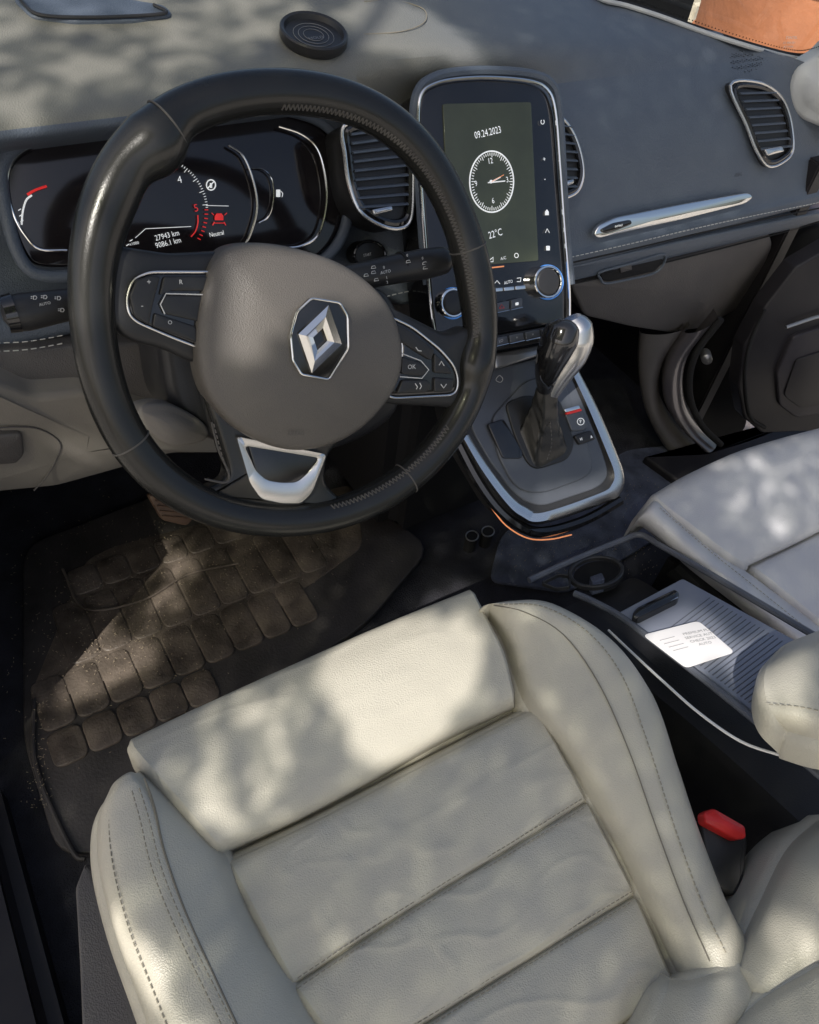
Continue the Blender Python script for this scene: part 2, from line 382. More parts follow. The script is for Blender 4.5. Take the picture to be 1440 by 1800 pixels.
# glovebox
GBp=Pl((.9,.664,-.56),(0,-.98,-.12))
gb=MB().pil(GBp,[(1003,500),(1100,478),(1240,442),(1352,408),(1360,430),(1334,490),(1294,545),(1240,576),(1180,586),(1110,575),(1028,556)],.0,.12,.004,.004,10).build('glovebox','dlow',dash)
MB().pil(GBp,[(1056,478),(1164,448),(1166,462),(1150,478),(1070,496),(1058,492)],.006,.01,0,.002,4).build('glovebox_handle','blackm',gb)
MB().tpx(GBp,[(1056,478),(1110,463),(1165,447),(1167,463),(1150,480),(1110,490),(1066,498),(1056,490)],.0018,.008,True).build('handle_rim','dash',gb)
MB().pil(GBp,[(1090,470),(1110,465),(1112,474),(1092,480)],.009,.004,0,.001,2).build('lock_button','dlow',gb)
MB().pil(GBp,[(1003,468),(1200,424),(1440,374),(1470,380),(1400,402),(1240,440),(1100,474),(1003,496)],.005,.08,.002,.003,6).build('shelf_panel','dash',dash)
MB().tpx(GBp,[(1003,500),(1100,478),(1240,444),(1400,402),(1450,385)],.0012,.004).build('shelf_gap','blackm',dash)
KP=Pl((.1,.685,-.60),(0,-.93,-.15))
kn=MB().pil(KP,[(-120,640),(60,700),(150,690),(300,720),(420,760),(420,800),(300,800),(200,830),(100,858),(-120,880)],0,.15,.008,.008,14).build('knee_panel','knee',dash)
MB().pil(KP,[(-60,770),(40,764),(44,800),(30,816),(-60,822)],.012,.02,.002,.003,8).build('panel_handle','dlow',kn)
b=MB(); b.tpx(KP,[(-20,752),(60,752),(104,776),(100,806),(80,840),(60,862)],.0009,.0075); b.build('panel_gap','dlow',kn)
MB().pil(Pl((.1,.700,-.53),(0,-.93,.1)),[(-120,640),(-20,618),(130,608),(330,600),(560,560),(740,520),(760,640),(600,730),(300,730),(150,705),(0,700),(-120,700)],0,.10,0,.006,10).build('lower_fascia','dlow',dash)
c=Pl((.4,.690,-.49),(0,-.9,.43))
sb=MB().pil(c,ell(650,448,27,24),.004,.02,0,.002,0).build('start_button','black',dash)
MB().tpx(c,ell(650,448,27,24,24),.0018,.005,True,n=2).build('button_ring','gloss',sb)
MB().text('START',c,646,448,5,.006,sx=.8).build('button_marking','print_',sb)
# ----- tablet
outl=[(735,190),(742,160),(765,146),(800,138),(860,135),(930,142),(962,158),(976,195),(984,290),(992,400),(1000,500),(1001,566),(880,588),(766,600),(758,540),(748,420),(738,290)]
tb=MB().pil(SC,outl,.0,.05,0,.004,14).build('touchscreen_unit','gloss',dash)
MB().tpx(SC,[(766,596),(757,540),(747,420),(738,290),(735,200),(742,163),(765,147),(800,139),(860,136),(930,142),(962,157),(976,195),(984,290),(992,400),(1000,500),(1001,562)],.0018,.003).build('screen_bezel','chrome',tb)
MB().tpx(SC,[(752,500),(744,420),(735,290),(728,200),(738,156),(765,136),(800,128),(860,125),(935,131),(970,150),(982,195),(988,290),(994,400),(1003,500)],.0055,-.010).build('screen_shell','dash',tb)
ds=MB().pil(SC,[(779,182),(934,179),(947,458),(792,470)],.002,.002,0,.0005,4).build('display','display',tb)
b=MB(); b.text('09.24.2023',SC,858,233,12.5,.003,sx=.80,rot=.06); b.text('22°C',SC,871,411,12.5,.003,sx=.85,rot=.06); b.text('A/C',SC,885,454,5.5,.003)
b.text('12',SC,862,283,10,.003,sx=.85); b.text('6',SC,867,353,10,.003,sx=.85); b.text('9',SC,837,323,10,.003,sx=.85); b.text('3',SC,892,316,10,.003,sx=.85)
for i in range(60):
    a=2*math.pi*i/60; c_,s_=math.cos(a),math.sin(a); l=.90 if i%5 else .84
    b.tpx(SC,[(865+36*c_,319+51*s_),(865+36*l*c_,319+51*l*s_)],.0004,.003,curve=False,seg=4)
b.ringf(SC,ell(865,319,39.5,55,48),.0014,.0032,.001,2)
b.tpx(SC,[(858,321),(888,318)],.0006,.003,curve=False,seg=4); b.tpx(SC,[(865,319),(880,311)],.0007,.0035,curve=False,seg=4); b.pil(SC,ell(864,319,2.4,3.2,12),.0036,.001,0,.0002,0)
b.tpx(SC,[(861,457),(867,452),(867,460),(862,460)],.0005,.003,curve=False,seg=4); b.tpx(SC,ell(908,449,3.5,4,10),.0004,.003,True,n=1)
b.build('display_readout','white',ds)
b=MB(); b.tpx(SC,[(865,319),(886,307)],.0003,.0045,curve=False,seg=4); b.build('clock_hand','orange',ds)
b=MB(); b.tpx(SC,[(860,471),(886,468)],.0007,.003,curve=False,seg=4); b.build('climate_underline','orange',tb)
b=MB(); b.tpx(SC,ell(954,214,3,4,10,-1,4,False),.0004,.002,n=1); b.text('+',SC,957,280,9,.002); b.text('-',SC,958,314,9,.002)
b.pil(SC,[(959,372),(962,368),(965,372),(965,378),(959,378)],.002,.001,0,.0002,0); b.tpx(SC,[(959,409),(962,402),(966,409)],.0004,.002,curve=False); b.pil(SC,[(961,432),(967,432),(967,440),(961,440)],.002,.001,0,.0002,1)
b.text('AUTO',SC,894,496,5.5,.002,sx=.9); b.tpx(SC,[(869,499),(874,493),(879,499)],.0004,.002,curve=False); b.tpx(SC,[(909,489),(916,488),(915,495),(909,495)],.0004,.002,curve=False)
b.build('touch_markings','white',tb)
for (x,y,k_) in ((965,495,1),(798,532,.9)):
    k=MB().pil(SC,ell(x,y,20*k_,24*k_),.012,.020,0,.003,0).build('climate_knob','black',tb)
    MB().ringf(SC,ell(x,y,25*k_,29*k_),.0030,.010,.010,2,).build('knob_ring','chrome',k)
    MB().tpx(SC,ell(x-2,y+1,26*k_,29*k_,30),.0014,.002,True,n=2).build('glow_ring','blue',k)
for i in range(3): MB().pil(SC,[(866+i*20,507-i*2),(884+i*20,505-i*2),(885+i*20,512-i*2),(867+i*20,514-i*2)],.004,.004,0,.0008,2).build('climate_button','chrome',tb)
for i,(a,e) in enumerate([((870,541),(896,536)),((899,535),(919,531))]):
    k=MB().pil(SC,[(a[0],a[1]-8),(e[0],e[1]-8),(e[0],e[1]+8),(a[0],a[1]+9)],.006,.006,0,.0012,3).build('hazard_button','gearp',tb)
    MB().tpx(SC,[(a[0],a[1]+10),(e[0],e[1]+9)],.0006,.006,curve=False,seg=5).build('button_edge','chrome',k)
    b=MB()
    if i==0: b.tpx(SC,[(878,542),(882,535),(887,541),(878,542)],.0003,.007,curve=False); b.build('button_icon','redp',k)
    else: b.pil(SC,[(907,532),(912,531),(912,536),(907,537)],.007,.001,0,.0002,1); b.build('button_icon','white',k)
BS=Pl((.575,.560,-.545),(0,-.80,.60))
st=MB().pil(BS,[(770,604),(868,590),(1000,568),(1004,584),(960,600),(875,616),(770,640)],.003,.05,0,.002,4).build('switch_panel','black',dash)
for i in range(4):
    x=868+i*28; y=603-i*5.5
    k=MB().pil(BS,[(x,y-8),(x+24,y-13),(x+26,y+1),(x+2,y+6)],.006,.004,0,.001,3).build('console_switch','gearp',st)
    MB().tpx(BS,[(x+1,y+7),(x+27,y+1)],.0006,.007,curve=False,seg=5).build('switch_edge','chrome',k)
    b=MB(); b.text(['LO','=','=','x'][i],BS,x+13,y-4,5,.0065); b.build('switch_icon','print_',k)
MB().pil(Pl((.585,.585,-.556),(0,-.80,.60)),[(868,622),(960,604),(1002,592),(1010,640),(960,622),(872,650)],.0,.04,.002,.003,6).build('centre_trim_panel','steel',dash)
# =============== steering column + stalks
colm=thing('steering_column','black steering column shroud carrying two control stalks behind the wheel','steering column')
PC=Pl(W.P-W.n*.075,W.n)
MB().pil(PC,[(300,560),(450,520),(640,500),(700,540),(715,640),(690,740),(560,800),(420,790),(320,740),(290,650)],0,.10,.01,.012,curve=True).build('column_shroud','black',colm)
MB().pil(PC,[(248,716),(300,712),(360,745),(362,775),(300,785),(250,745)],.01,.03,.006,.005,curve=True).build('column_cover','knee',colm)
PSr=Pl(W.P-W.n*.045,W.n)
def stalk(pts,rad,name,lab):
    p=[PSr(a,c_,h) for a,c_,h in pts]; q=cr(p,5); r=list(np.interp(np.linspace(0,1,len(q)),np.linspace(0,1,len(rad)),rad))
    o=MB().tube(q,r,20).build(name,'black',colm); o['label']=lab; return o
s1=stalk([(560,497,0),(640,484,0),(690,474,0),(745,464,.003),(780,458,.003),(797,455,.003)],[.011,.0125,.0135,.0145,.013,.004],'wiper_stalk','black wiper stalk on the right of the column')
b=MB(); hs=.0165
for t_,x,y,s_ in [('AUTO',678,478,5.5),('0',675,470,5),('1',680,488,5),('2',681,496,4.5),('0',743,454,5),('0',716,449,5)]: b.text(t_,PSr,x,y,s_,hs)
for (x,y) in ((644,484),(657,479),(657,470),(747,463),(748,471),(662,492),(718,460)):
    b.tpx(PSr,[(x-4,y+2),(x-3,y-2),(x+2,y-3),(x+4,y+1),(x-4,y+2)],.0003,hs,curve=False,seg=4)
b.build('stalk_markings','print_',s1)
MB().tube([PSr(704,470,0),PSr(709,469,0)],.0145,20).build('stalk_ring','blackm',s1)
s2=stalk([(160,528,0),(115,536,0),(80,542,0),(45,548,0),(15,552,0),(3,554,0)],[.0105,.0125,.0135,.0145,.0135,.004],'light_stalk','black light stalk on the left of the column')
b=MB(); b.text('AUTO',PSr,79,534,5,.0155)
for (x,y) in ((60,523),(78,522),(102,524),(108,545)):
    b.tpx(PSr,[(x-1,y-3),(x+3,y-3),(x+5,y),(x+3,y+3),(x-1,y+3),(x-1,y-3)],.0003,.0155,curve=False,seg=4); b.tpx(PSr,[(x-6,y-2),(x-3,y-2)],.0003,.0155,curve=False,seg=4); b.tpx(PSr,[(x-6,y+1),(x-3,y+1)],.0003,.0155,curve=False,seg=4)
b.build('stalk_markings','print_',s2)
MB().tube([PSr(28,549,0),PSr(8,553,0)],[.0152,.0142],20).build('stalk_cap','gloss',s2)
# =============== STEERING WHEEL
sw=thing('steering_wheel','black leather three-spoke steering wheel turned clockwise with diamond emblem on its hub','steering wheel')
outer=[(480,119),(600,134),(700,185),(790,290),(845,410),(868,540),(862,640),(835,730),(790,800),(735,855),(650,910),(560,937),(450,942),(390,930),(310,900),(250,855),(190,790),(150,700),(128,610),(118,500),(124,410),(145,335),(180,270),(240,190),(330,145),(400,126)]
ang=[];rad=[]
for x,y in outer:
    p=W(x,y,0)-W.P; u,v=p.dot(W.u),p.dot(W.v); ang.append(math.atan2(v,u)); rad.append(math.hypot(u,v))
ang=np.array(ang); rad=np.array(rad)
def basis(a): return np.stack([np.ones_like(a)]+[f(k*a) for k in (1,2,3,4,5) for f in (np.cos,np.sin)],1)
co=np.linalg.lstsq(basis(ang),rad,rcond=None)[0]
TR=.0165
def rimpt(a,dr=0,h=0):
    r=float((basis(np.array([a]))@co)[0])-TR+dr; return W.P+W.u*r*math.cos(a)+W.v*r*math.sin(a)+W.n*h
def pang(px,py): p=W(px,py,0)-W.P; return math.atan2(p.dot(W.v),p.dot(W.u))
NR=240; ra=[2*math.pi*i/NR for i in range(NR)]
g1=pang(205,350); g2=pang(848,500); g3=pang(262,240); g4=pang(480,930); g5=pang(845,640)
def trad(a):
    r=TR
    for g,k,w_ in ((g1,.0030,.25),(g2,.0020,.24),(g3,.0060,.10),(g4,-.0014,.5),(g5,.0045,.10)):
        d=abs((a-g+math.pi)%(2*math.pi)-math.pi); r+=k*math.exp(-(d/w_)**2)
    return r
def rimc(a): return rimpt(a,-(trad(a)-TR)*.8)
MB().tube([rimc(a) for a in ra],[trad(a) for a in ra],28,True,flat=.95,up=W.n).build('rim','leather',sw)
for (x,y) in ((275,195),(220,785),(720,850),(845,425)):
    a=pang(x,y); c0=rimc(a); e=(c0-W.P).normalized(); r=trad(a)+.0001
    MB().tube([c0+(e*math.cos(t)+W.n*math.sin(t)*.95)*r for t in np.linspace(0,2*math.pi,29)[:-1]],.0008,6,True).build('rim_seam','rthread',sw)
def rimst(a0,a1,n):
    b=MB()
    for i in range(n):
        a=a0+(a1-a0)*i/n
        def q(a,ph): e=(rimc(a)-W.P).normalized(); return rimc(a)+(e*-math.cos(ph)+W.n*math.sin(ph)*.95)*(trad(a)+.0003)
        da=(a1-a0)/n
        b.tube([q(a,.60),q(a+da*.5,.9)],.0007,4); b.tube([q(a+da*.5,.9),q(a+da,.60)],.0007,4)
    b.build('rim_stitching','rthread',sw)
rimst(pang(810,590),pang(480,150),85); rimst(pang(575,880),pang(770,740),36)
ml=MB().pil(W,[(195,430),(300,446),(420,440),(420,560),(400,640),(340,640),(290,615),(225,600),(185,560)],.004,.02,.002,.006,20).build('spoke','black',sw)
mr=MB().pil(W,[(640,520),(700,545),(790,590),(835,570),(850,660),(820,720),(770,716),(690,712),(620,700)],.004,.02,.002,.006,20).build('spoke','black',sw)
mb=MB().pil(W,[(350,670),(380,760),(402,830),(392,850),(350,868),(380,905),(470,925),(580,920),(640,895),(600,878),(572,850),(578,800),(640,740),(660,700)],.002,.018,0,.006,16).build('spoke','leather',sw)
MB().tpx(W,[(372,742),(384,790),(402,832),(396,848),(360,842)],.0010,.0035).build('spoke_edge','rthread',mb)
b=MB(); b.spx(W,[(376,745),(390,800),(404,838)],.005,L=.003,gap=.002,r=.0006); b.build('spoke_stitching','hub',mb)
MB().pil(W,[(435,778),(566,800),(545,850),(520,868),(478,864),(455,845)],.006,.004,0,.001,10).build('gloss_insert','gloss',mb)
ci=MB()
oL=[(414,765),(438,850),(458,880),(495,888),(530,888),(550,868),(576,798)]; iL=[(430,784),(451,828),(470,844),(496,848),(522,847),(538,834),(561,805)]
def mixp(k): return [(a[0]+(c_[0]-a[0])*k,a[1]+(c_[1]-a[1])*k) for a,c_ in zip(oL,iL)]
ci.loops([[W(q.x,q.y,h) for q in rnd(mixp(k),9)] for k,h in ((0,.001),(.05,.0072),(.12,.0080),(.88,.0074),(.97,.0068),(1,.004))],True).build('chrome_bezel','satin',mb,60)
hubpts=[(395,442),(430,428),(480,428),(540,440),(610,466),(668,510),(700,560),(713,620),(702,680),(660,738),(610,775),(555,793),(500,792),(440,770),(395,735),(362,685),(350,620),(354,550),(372,480)]
hb=MB().pil(W,hubpts,.022,.03,.014,.009,rings=14,curve=True).build('airbag_cover','hub',sw)
MB().text('AIRBAG',W,520,762,8,.0285,rot=-.28,sx=.8).build('airbag_marking','rthread',hb)
WE=Pl(W.P+W.n*.0375,W.n)
em=[(511,590),(522,548),(548,524),(597,532),(611,556),(612,612),(578,667),(530,658),(515,634)]
eb=MB().pil(WE,em,.0,.006,0,.0012,4).build('emblem','gloss',sw)
MB().tpx(WE,em,.0010,.0008,True,curve=False,rad=5).build('emblem_ring','chrome',eb)
cE=Vector((563,596)); U=Vector((15,-61)); Rv=Vector((39,9))
def rh(k): return [cE+U*k,cE+Rv*k,cE-U*k,cE-Rv*k]
def lay(pts,h): return [WE(p.x,p.y,h) for p in pts]
MB().loops([lay(rh(1),.0006),lay(rh(.98),.003),lay(rh(.64),.0075),lay(rh(.32),.003),lay(rh(.30),.0006)],True).build('diamond_badge','chrome',eb,10)
def pod(pts,btns,texts,par,rings):
    p=MB().pil(W,pts,.010,.012,.0005,.003,14).build('button_pod','gloss',par)
    MB().tpx(W,pts,.0011,.0105,True,curve=False,rad=14).build('pod_outline','satin',p)
    for q in btns: MB().pil(W,q,.0135,.005,.0004,.0012,5).build('button','black',p)
    b=MB()
    for t_ in texts: b.text(t_[0],W,t_[1],t_[2],t_[3],.0145,rot=-.2)
    for r_ in rings: b.tpx(W,r_,.0005,.014,False,curve=False,seg=5)
    b.build('button_markings','print_',p)
pod([(222,525),(232,492),(262,478),(378,478),(362,545),(352,612),(300,592),(240,566),(226,552)],
    [[(228,520),(240,492),(268,484),(282,486),(268,540),(262,572),(236,555)],[(288,486),(372,486),(366,512),(292,512),(280,520)],[(292,518),(360,520),(352,566),(290,552),(282,535)],[(272,550),(345,574),(350,604),(300,586),(268,574)]],
    [('+',262,496,10),('-',250,537,10),('R',318,496,8),('O',299,567,7)],ml,[[(290,552),(282,535),(292,516),(362,518)]])
pod([(685,556),(725,575),(775,615),(800,645),(806,672),(800,694),(690,700),(678,692),(705,650),(708,600)],
    [[(694,566),(722,582),(765,615),(758,634),(722,612),(700,598)],[(707,626),(745,640),(752,652),(742,662),(706,658)],[(708,668),(752,668),(758,676),(752,690),(698,692)],[(764,620),(792,648),(796,658),(764,656)],[(764,664),(799,666),(796,688),(764,690)]],
    [('OK',724,645,8)],mr,[[(703,620),(740,634),(754,650),(742,665),(703,662)],[(731,610),(735,616),(741,617)],[(772,642),(776,635),(781,643)],[(775,675),(780,682),(785,675)],[(730,674),(734,680),(732,684)],[(738,673),(741,679),(738,684)]])
# =============== GEAR CONSOLE
gc=thing('gear_console','dark sloping gear selector panel with satin silver edging below the touchscreen','console')
outG=[(812,660),(870,645),(1012,640),(1050,715),(1092,815),(1096,850),(1070,882),(960,922),(915,915),(880,885),(815,775),(790,700)]
MB().pil(G,outG,.0,.045,0,.008,24).build('panel_base','black',gc)
MB().loops([[G(x,y,h) for x,y in cr(V2(L),6)] for L,h in (
 ([(812,770),(845,828),(885,885),(915,912),(955,921),(1065,884),(1092,866),(1097,835),(1082,790),(1050,715),(1012,640)],.000),
 ([(814,768),(847,825),(888,881),(917,907),(955,916),(1062,880),(1088,862),(1092,833),(1078,790),(1046,716),(1010,642)],.005),
 ([(823,764),(855,818),(895,871),(922,894),(955,901),(1055,867),(1076,851),(1080,830),(1066,792),(1036,720),(1004,650)],.005),
 ([(825,762),(857,815),(897,868),(924,890),(955,897),(1053,863),(1072,849),(1076,828),(1063,792),(1034,720),(1002,652)],.000))],False).build('silver_edging','satin',gc,50)
MB().pil(G,[(815,665),(872,648),(985,618),(1002,655),(1030,720),(1060,795),(1070,828),(1065,845),(1050,858),(955,890),(926,883),(900,862),(860,808),(830,755)],.003,.01,0,.002,16).build('panel_face','gearp',gc)
MB().pil(G,[(864,735),(876,800),(902,850),(926,866),(960,866),(1028,841),(1043,826),(1038,795),(1004,700),(985,655),(925,668)],.007,.006,0,.002,16).build('raised_plinth','gearp',gc)
MB().pil(G,[(888,708),(925,694),(985,700),(1012,778),(1000,808),(945,826),(928,815),(905,765)],.010,.006,0,.002,14).build('boot_frame','black',gc)
MB().pil(G,[(858,745),(886,736),(920,795),(918,806),(885,806)],.0095,.004,0,.001,5).build('coin_tray','gloss',gc)
k=MB().pil(G,[(994,728),(1022,720),(1034,748),(1028,756),(1006,758)],.012,.006,.0005,.0015,4).build('parking_brake_switch','gearp',gc)
MB().pil(G,[(996,725),(1022,718),(1024,722),(998,729)],.0145,.004,0,.0008,2).build('switch_lamp','redp',k)
b=MB(); b.text('P',G,1021,741,6,.0135); b.tpx(G,ell(1021,741,6,6,14),.0004,.0135,True,n=1); b.build('switch_icon','white',k)
MB().pil(G,[(992,719),(1018,712),(1021,718),(995,725)],.015,.004,0,.0008,2).build('switch_cap','chrome',k)
k=MB().pil(G,[(1010,766),(1040,756),(1048,772),(1020,782)],.012,.006,.0005,.0015,4).build('hold_switch','black',gc)
b=MB(); b.text('H',G,1022,772,5,.0135); b.text('A',G,1040,768,5,.0135); b.build('switch_icon','white',k)
MB().tpx(G,[(862,890),(890,924),(928,946),(967,948),(1005,940)],.0009,-.016).build('ambient_light_line','orange',gc)
MB().tpx(G,[(800,770),(840,845),(880,898),(925,930),(965,934),(1030,914),(1090,880)],.007,-.012).build('under_rail','gloss',gc)
MB().tpx(G,[(872,668),(878,660),(884,666),(880,672)],.0004,.004,True,seg=4).build('panel_icon','print_',gc)
gs=thing('gear_selector','black and silver automatic gear lever with gathered black leather boot','gear lever')
b=MB(); Ls=[]
base=[Vector(p) for p in rnd([(912,742),(976,712),(1002,788),(944,820)],16,9)]
for i in range(41):
    t=i/40; c0=Vector((955+(7*t),770-96*t)); L=[]
    for j,p in enumerate(base):
        d=p-Vector((957,764)); an=math.atan2(d.y,d.x)
        L.append(c0+d*(1-.64*t**.7+(.016*math.sin(t*30+3*math.sin(2*an))+.045*math.sin(7*an+t*5)+.04*math.sin(4*an-t*7))*math.sin(math.pi*min(1,t*1.05))**.7))
    Ls.append([G(a.x,a.y,.010+.046*t) for a in L])
b.loops(Ls,True,False,True); b.build('gear_boot','leather',gs,80)
b=MB(); b.spx(G,[(962,808),(970,780),(967,740),(964,705)],.036,L=.003,gap=.002,r=.0005)
b.build('boot_stitching','hub',gs)
def knob(pts,rr,name,m,flat=1):
    q=cr([G(a,c_,h) for a,c_,h in pts],6); r=list(np.interp(np.linspace(0,1,len(q)),np.linspace(0,1,len(rr)),rr)); return MB().tube(q,r,24,flat=flat).build(name,m,gs)
knob([(958,684,.054),(962,655,.074),(973,622,.090),(984,595,.102),(990,574,.108),(992,562,.110)],[.009,.0145,.0195,.0215,.0185,.008],'knob_grip','gloss')
knob([(968,692,.045),(984,660,.060),(1003,628,.075),(1012,598,.086),(1011,574,.093),(1006,558,.096)],[.010,.0140,.0185,.0210,.0195,.010],'knob_shell','satin')
MB().tube([G(950,672,.058),G(990,668,.060)],.0045,10).build('knob_collar','chrome',gs)
# =============== DRIVER SEAT
ds_=thing('driver_seat','olive beige leather driver seat with stitched side bolsters in the foreground','car seat')
def row(pts,h,pl=S): return [pl(x,y,h) for x,y in pts]
def wrink(bld,amp,k=1):
    for v in bld.bm.verts:
        c=v.co; n=noise.noise(c*9)*.6+noise.noise(c*26)*.35
        r=1-abs(noise.noise(Vector((c.x*14+3*noise.noise(c*7),c.y*38,c.z*14))))*2
        v.co+=S.n*(n*amp+max(0,r-.75)*amp*1.1*k)
SL,SG,SR=.0034,.0017,.00048
b=MB()
r1=row([(231,1300),(380,1230),(530,1162),(690,1092),(826,1037)],.012)
b.grid([[p+Vector((0,.008,-.05)) for p in r1],[p+Vector((0,.006,-.02)) for p in r1],r1,
 row([(240,1318),(395,1248),(545,1181),(700,1110),(838,1056)],.022),
 row([(270,1352),(415,1285),(562,1218),(715,1146),(856,1092)],.029),
 row([(320,1410),(455,1342),(600,1276),(745,1205),(882,1148)],.031),
 row([(368,1466),(500,1402),(635,1335),(770,1265),(897,1205)],.026),
 row([(392,1492),(520,1436),(652,1366),(784,1292),(903,1236)],.014),
 row([(398,1502),(522,1446),(654,1376),(786,1302),(905,1246)],-.012)],12,8,.05,S.n,.012)
wrink(b,.0022,1.2); ext=b.build('thigh_support','seat',ds_,70)
lines=[[(404,1512),(540,1450),(670,1383),(800,1316),(938,1243)],[(520,1730),(650,1645),(780,1563),(905,1488),(1030,1410)],[(625,1876),(750,1799),(870,1725),(1000,1645),(1115,1575)],[(735,2020),(860,1945),(970,1880),(1090,1805),(1190,1745)]]
rws=[]
for k in range(3):
    for f,h in ((0,.002),(.025,.0065),(.10,.0105),(.35,.014),(.65,.014),(.90,.0105),(.975,.0065)):
        rws.append([S(a[0]+(c_[0]-a[0])*f,a[1]+(c_[1]-a[1])*f,h+(.003 if 0<i<4 else -.002)) for i,(a,c_) in enumerate(zip(lines[k],lines[k+1]))])
rws.append(row(lines[3],-.004))
b=MB(); b.grid(rws,18,10,.05,S.n,.01); wrink(b,.0028,1.3); b.build('seat_insert','seat',ds_,70)
for k in (1,2):
    for dy in (-10,8):
        b=MB(); b.spx(S,[(x+(3 if i==0 else 0),y+dy) for i,(x,y) in enumerate(lines[k])],.0118,L=SL,gap=SG,r=SR); b.build('insert_stitching','thread',ds_)
def bolster(rows_,name,m,par,skirt=.16,w=.0018):
    L=[row(p,h) for p,h in rows_]
    for l in L:
        d=(l[0]-l[1]).normalized(); l.insert(0,l[0]+d*.010-S.n*.014); l.insert(0,l[0]+d*.004-S.n*.06)
    b=MB(); b.grid(L,8,6,skirt,S.n,.012); wrink(b,w,.5); return b.build(name,m,par,80)
bolster([([(858,1085),(885,1132),(903,1190),(930,1250),(1000,1345),(1075,1475),(1140,1605),(1200,1730)],.004),
 ([(862,1072),(900,1112),(930,1165),(965,1235),(1035,1335),(1102,1460),(1160,1590),(1222,1722)],.030),
 ([(872,1063),(930,1080),(1000,1120),(1060,1200),(1115,1320),(1160,1450),(1210,1585),(1268,1715)],.048),
 ([(890,1058),(955,1064),(1045,1115),(1112,1200),(1160,1325),(1203,1455),(1250,1580),(1302,1695)],.050),
 ([(905,1056),(972,1062),(1072,1122),(1146,1220),(1190,1345),(1230,1465),(1272,1575),(1322,1670)],.036),
 ([(905,1062),(975,1072),(1076,1134),(1148,1234),(1190,1355),(1229,1475),(1270,1585),(1318,1680)],.0)],'side_bolster','seat',ds_)
bolster([([(258,1362),(330,1422),(396,1502),(440,1600),(505,1712),(575,1820),(640,1920)],.004),
 ([(254,1366),(312,1425),(366,1500),(405,1600),(465,1715),(525,1820),(580,1920)],.024),
 ([(247,1370),(282,1425),(312,1500),(350,1605),(412,1730),(465,1825),(510,1920)],.038),
 ([(232,1370),(250,1420),(268,1500),(305,1612),(362,1740),(402,1830),(440,1920)],.044),
 ([(205,1382),(196,1430),(206,1510),(238,1620),(286,1745),(320,1830),(350,1920)],.040),
 ([(190,1395),(174,1440),(176,1520),(203,1630),(246,1750),(275,1830),(305,1920)],.022),
 ([(192,1410),(174,1455),(175,1530),(202,1640),(244,1758),(272,1838),(300,1925)],.0)],'side_bolster','seat',ds_)
for pts_,h_ in (([(878,1062),(955,1066),(1035,1112),(1095,1190),(1142,1315),(1185,1450),(1232,1580),(1280,1682)],.0525),
 ([(245,1385),(262,1440),(285,1530),(330,1640),(385,1750),(425,1830)],.0475),([(232,1390),(246,1440),(268,1530),(312,1640),(367,1755),(405,1835)],.0475),
 ([(200,1400),(192,1450),(200,1530),(229,1640),(272,1750),(304,1830)],.038)):
    b=MB(); b.spx(S,pts_,h_,L=SL,gap=SG,r=SR*1.15); b.build('bolster_stitching','thread',ds_)
MB().tpx(S,[(254,1368),(272,1420),(290,1500),(328,1608),(388,1740),(430,1830)],.0008,.0425).build('bolster_seam','groove',ds_)
MB().tpx(S,[(868,1064),(920,1075),(990,1115),(1052,1200),(1106,1320),(1152,1450),(1202,1585),(1248,1690)],.0006,.0485).build('bolster_seam','groove',ds_)
def sgrid(rws,name,m,par,nu=8,nv=6,skirt=.06,w=.0015):
    b=MB(); b.grid([[S(x,y,h) for x,y,h in r] for r in rws],nu,nv,skirt,S.n,.01); wrink(b,w,.3); return b.build(name,m,par,80)
sgrid([[(1450,1432,.03),(1385,1490,.03),(1338,1580,.03),(1310,1640,.03),(1292,1690,.035)],
       [(1475,1440,.075),(1405,1500,.07),(1360,1585,.064),(1330,1648,.058),(1306,1700,.055)],
       [(1540,1470,.11),(1460,1530,.105),(1415,1610,.09),(1378,1670,.08),(1335,1722,.068)],
       [(1620,1520,.13),(1560,1570,.12),(1490,1640,.11),(1440,1690,.09),(1350,1745,.07)]],'backrest_bolster','seat',ds_)
sgrid([[(1620,1590,.12),(1540,1640,.11),(1440,1697,.09),(1350,1748,.07),(1300,1790,.06),(1250,1850,.055)],
       [(1620,1610,.135),(1545,1662,.125),(1450,1718,.105),(1365,1772,.085),(1318,1812,.075),(1262,1880,.065)],
       [(1640,1700,.15),(1570,1750,.14),(1490,1800,.12),(1420,1850,.1),(1370,1900,.09),(1300,1950,.075)],
       [(1700,1850,.15),(1650,1900,.14),(1600,1950,.12),(1540,1990,.1),(1500,2020,.08),(1400,2050,.06)]],'backrest','seat',ds_)
sgrid([[(1178,1722,.022),(1215,1722,.040),(1262,1708,.050),(1296,1690,.050)],
       [(1172,1742,.034),(1218,1738,.050),(1270,1725,.058),(1320,1728,.058)],
       [(1152,1790,.038),(1205,1785,.054),(1260,1775,.062),(1315,1765,.062)],
       [(1120,1850,.034),(1170,1850,.050),(1230,1845,.056),(1280,1820,.056)],
       [(1090,1900,.02),(1130,1910,.03),(1200,1900,.03),(1250,1880,.02)]],'backrest_base_cover','seat',ds_)
MB().pil(Pl((0,0,-.80),(0,0,1)),[(132,1560),(150,1515),(190,1560),(235,1700),(290,1850),(330,1960),(150,1960),(140,1700)],0,.12,0,.003,8).build('seat_side_trim','dlow',ds_)
MB().box(.02,.40,-.15,.33,-.95,-.735,.02).build('seat_base','blackm',ds_)
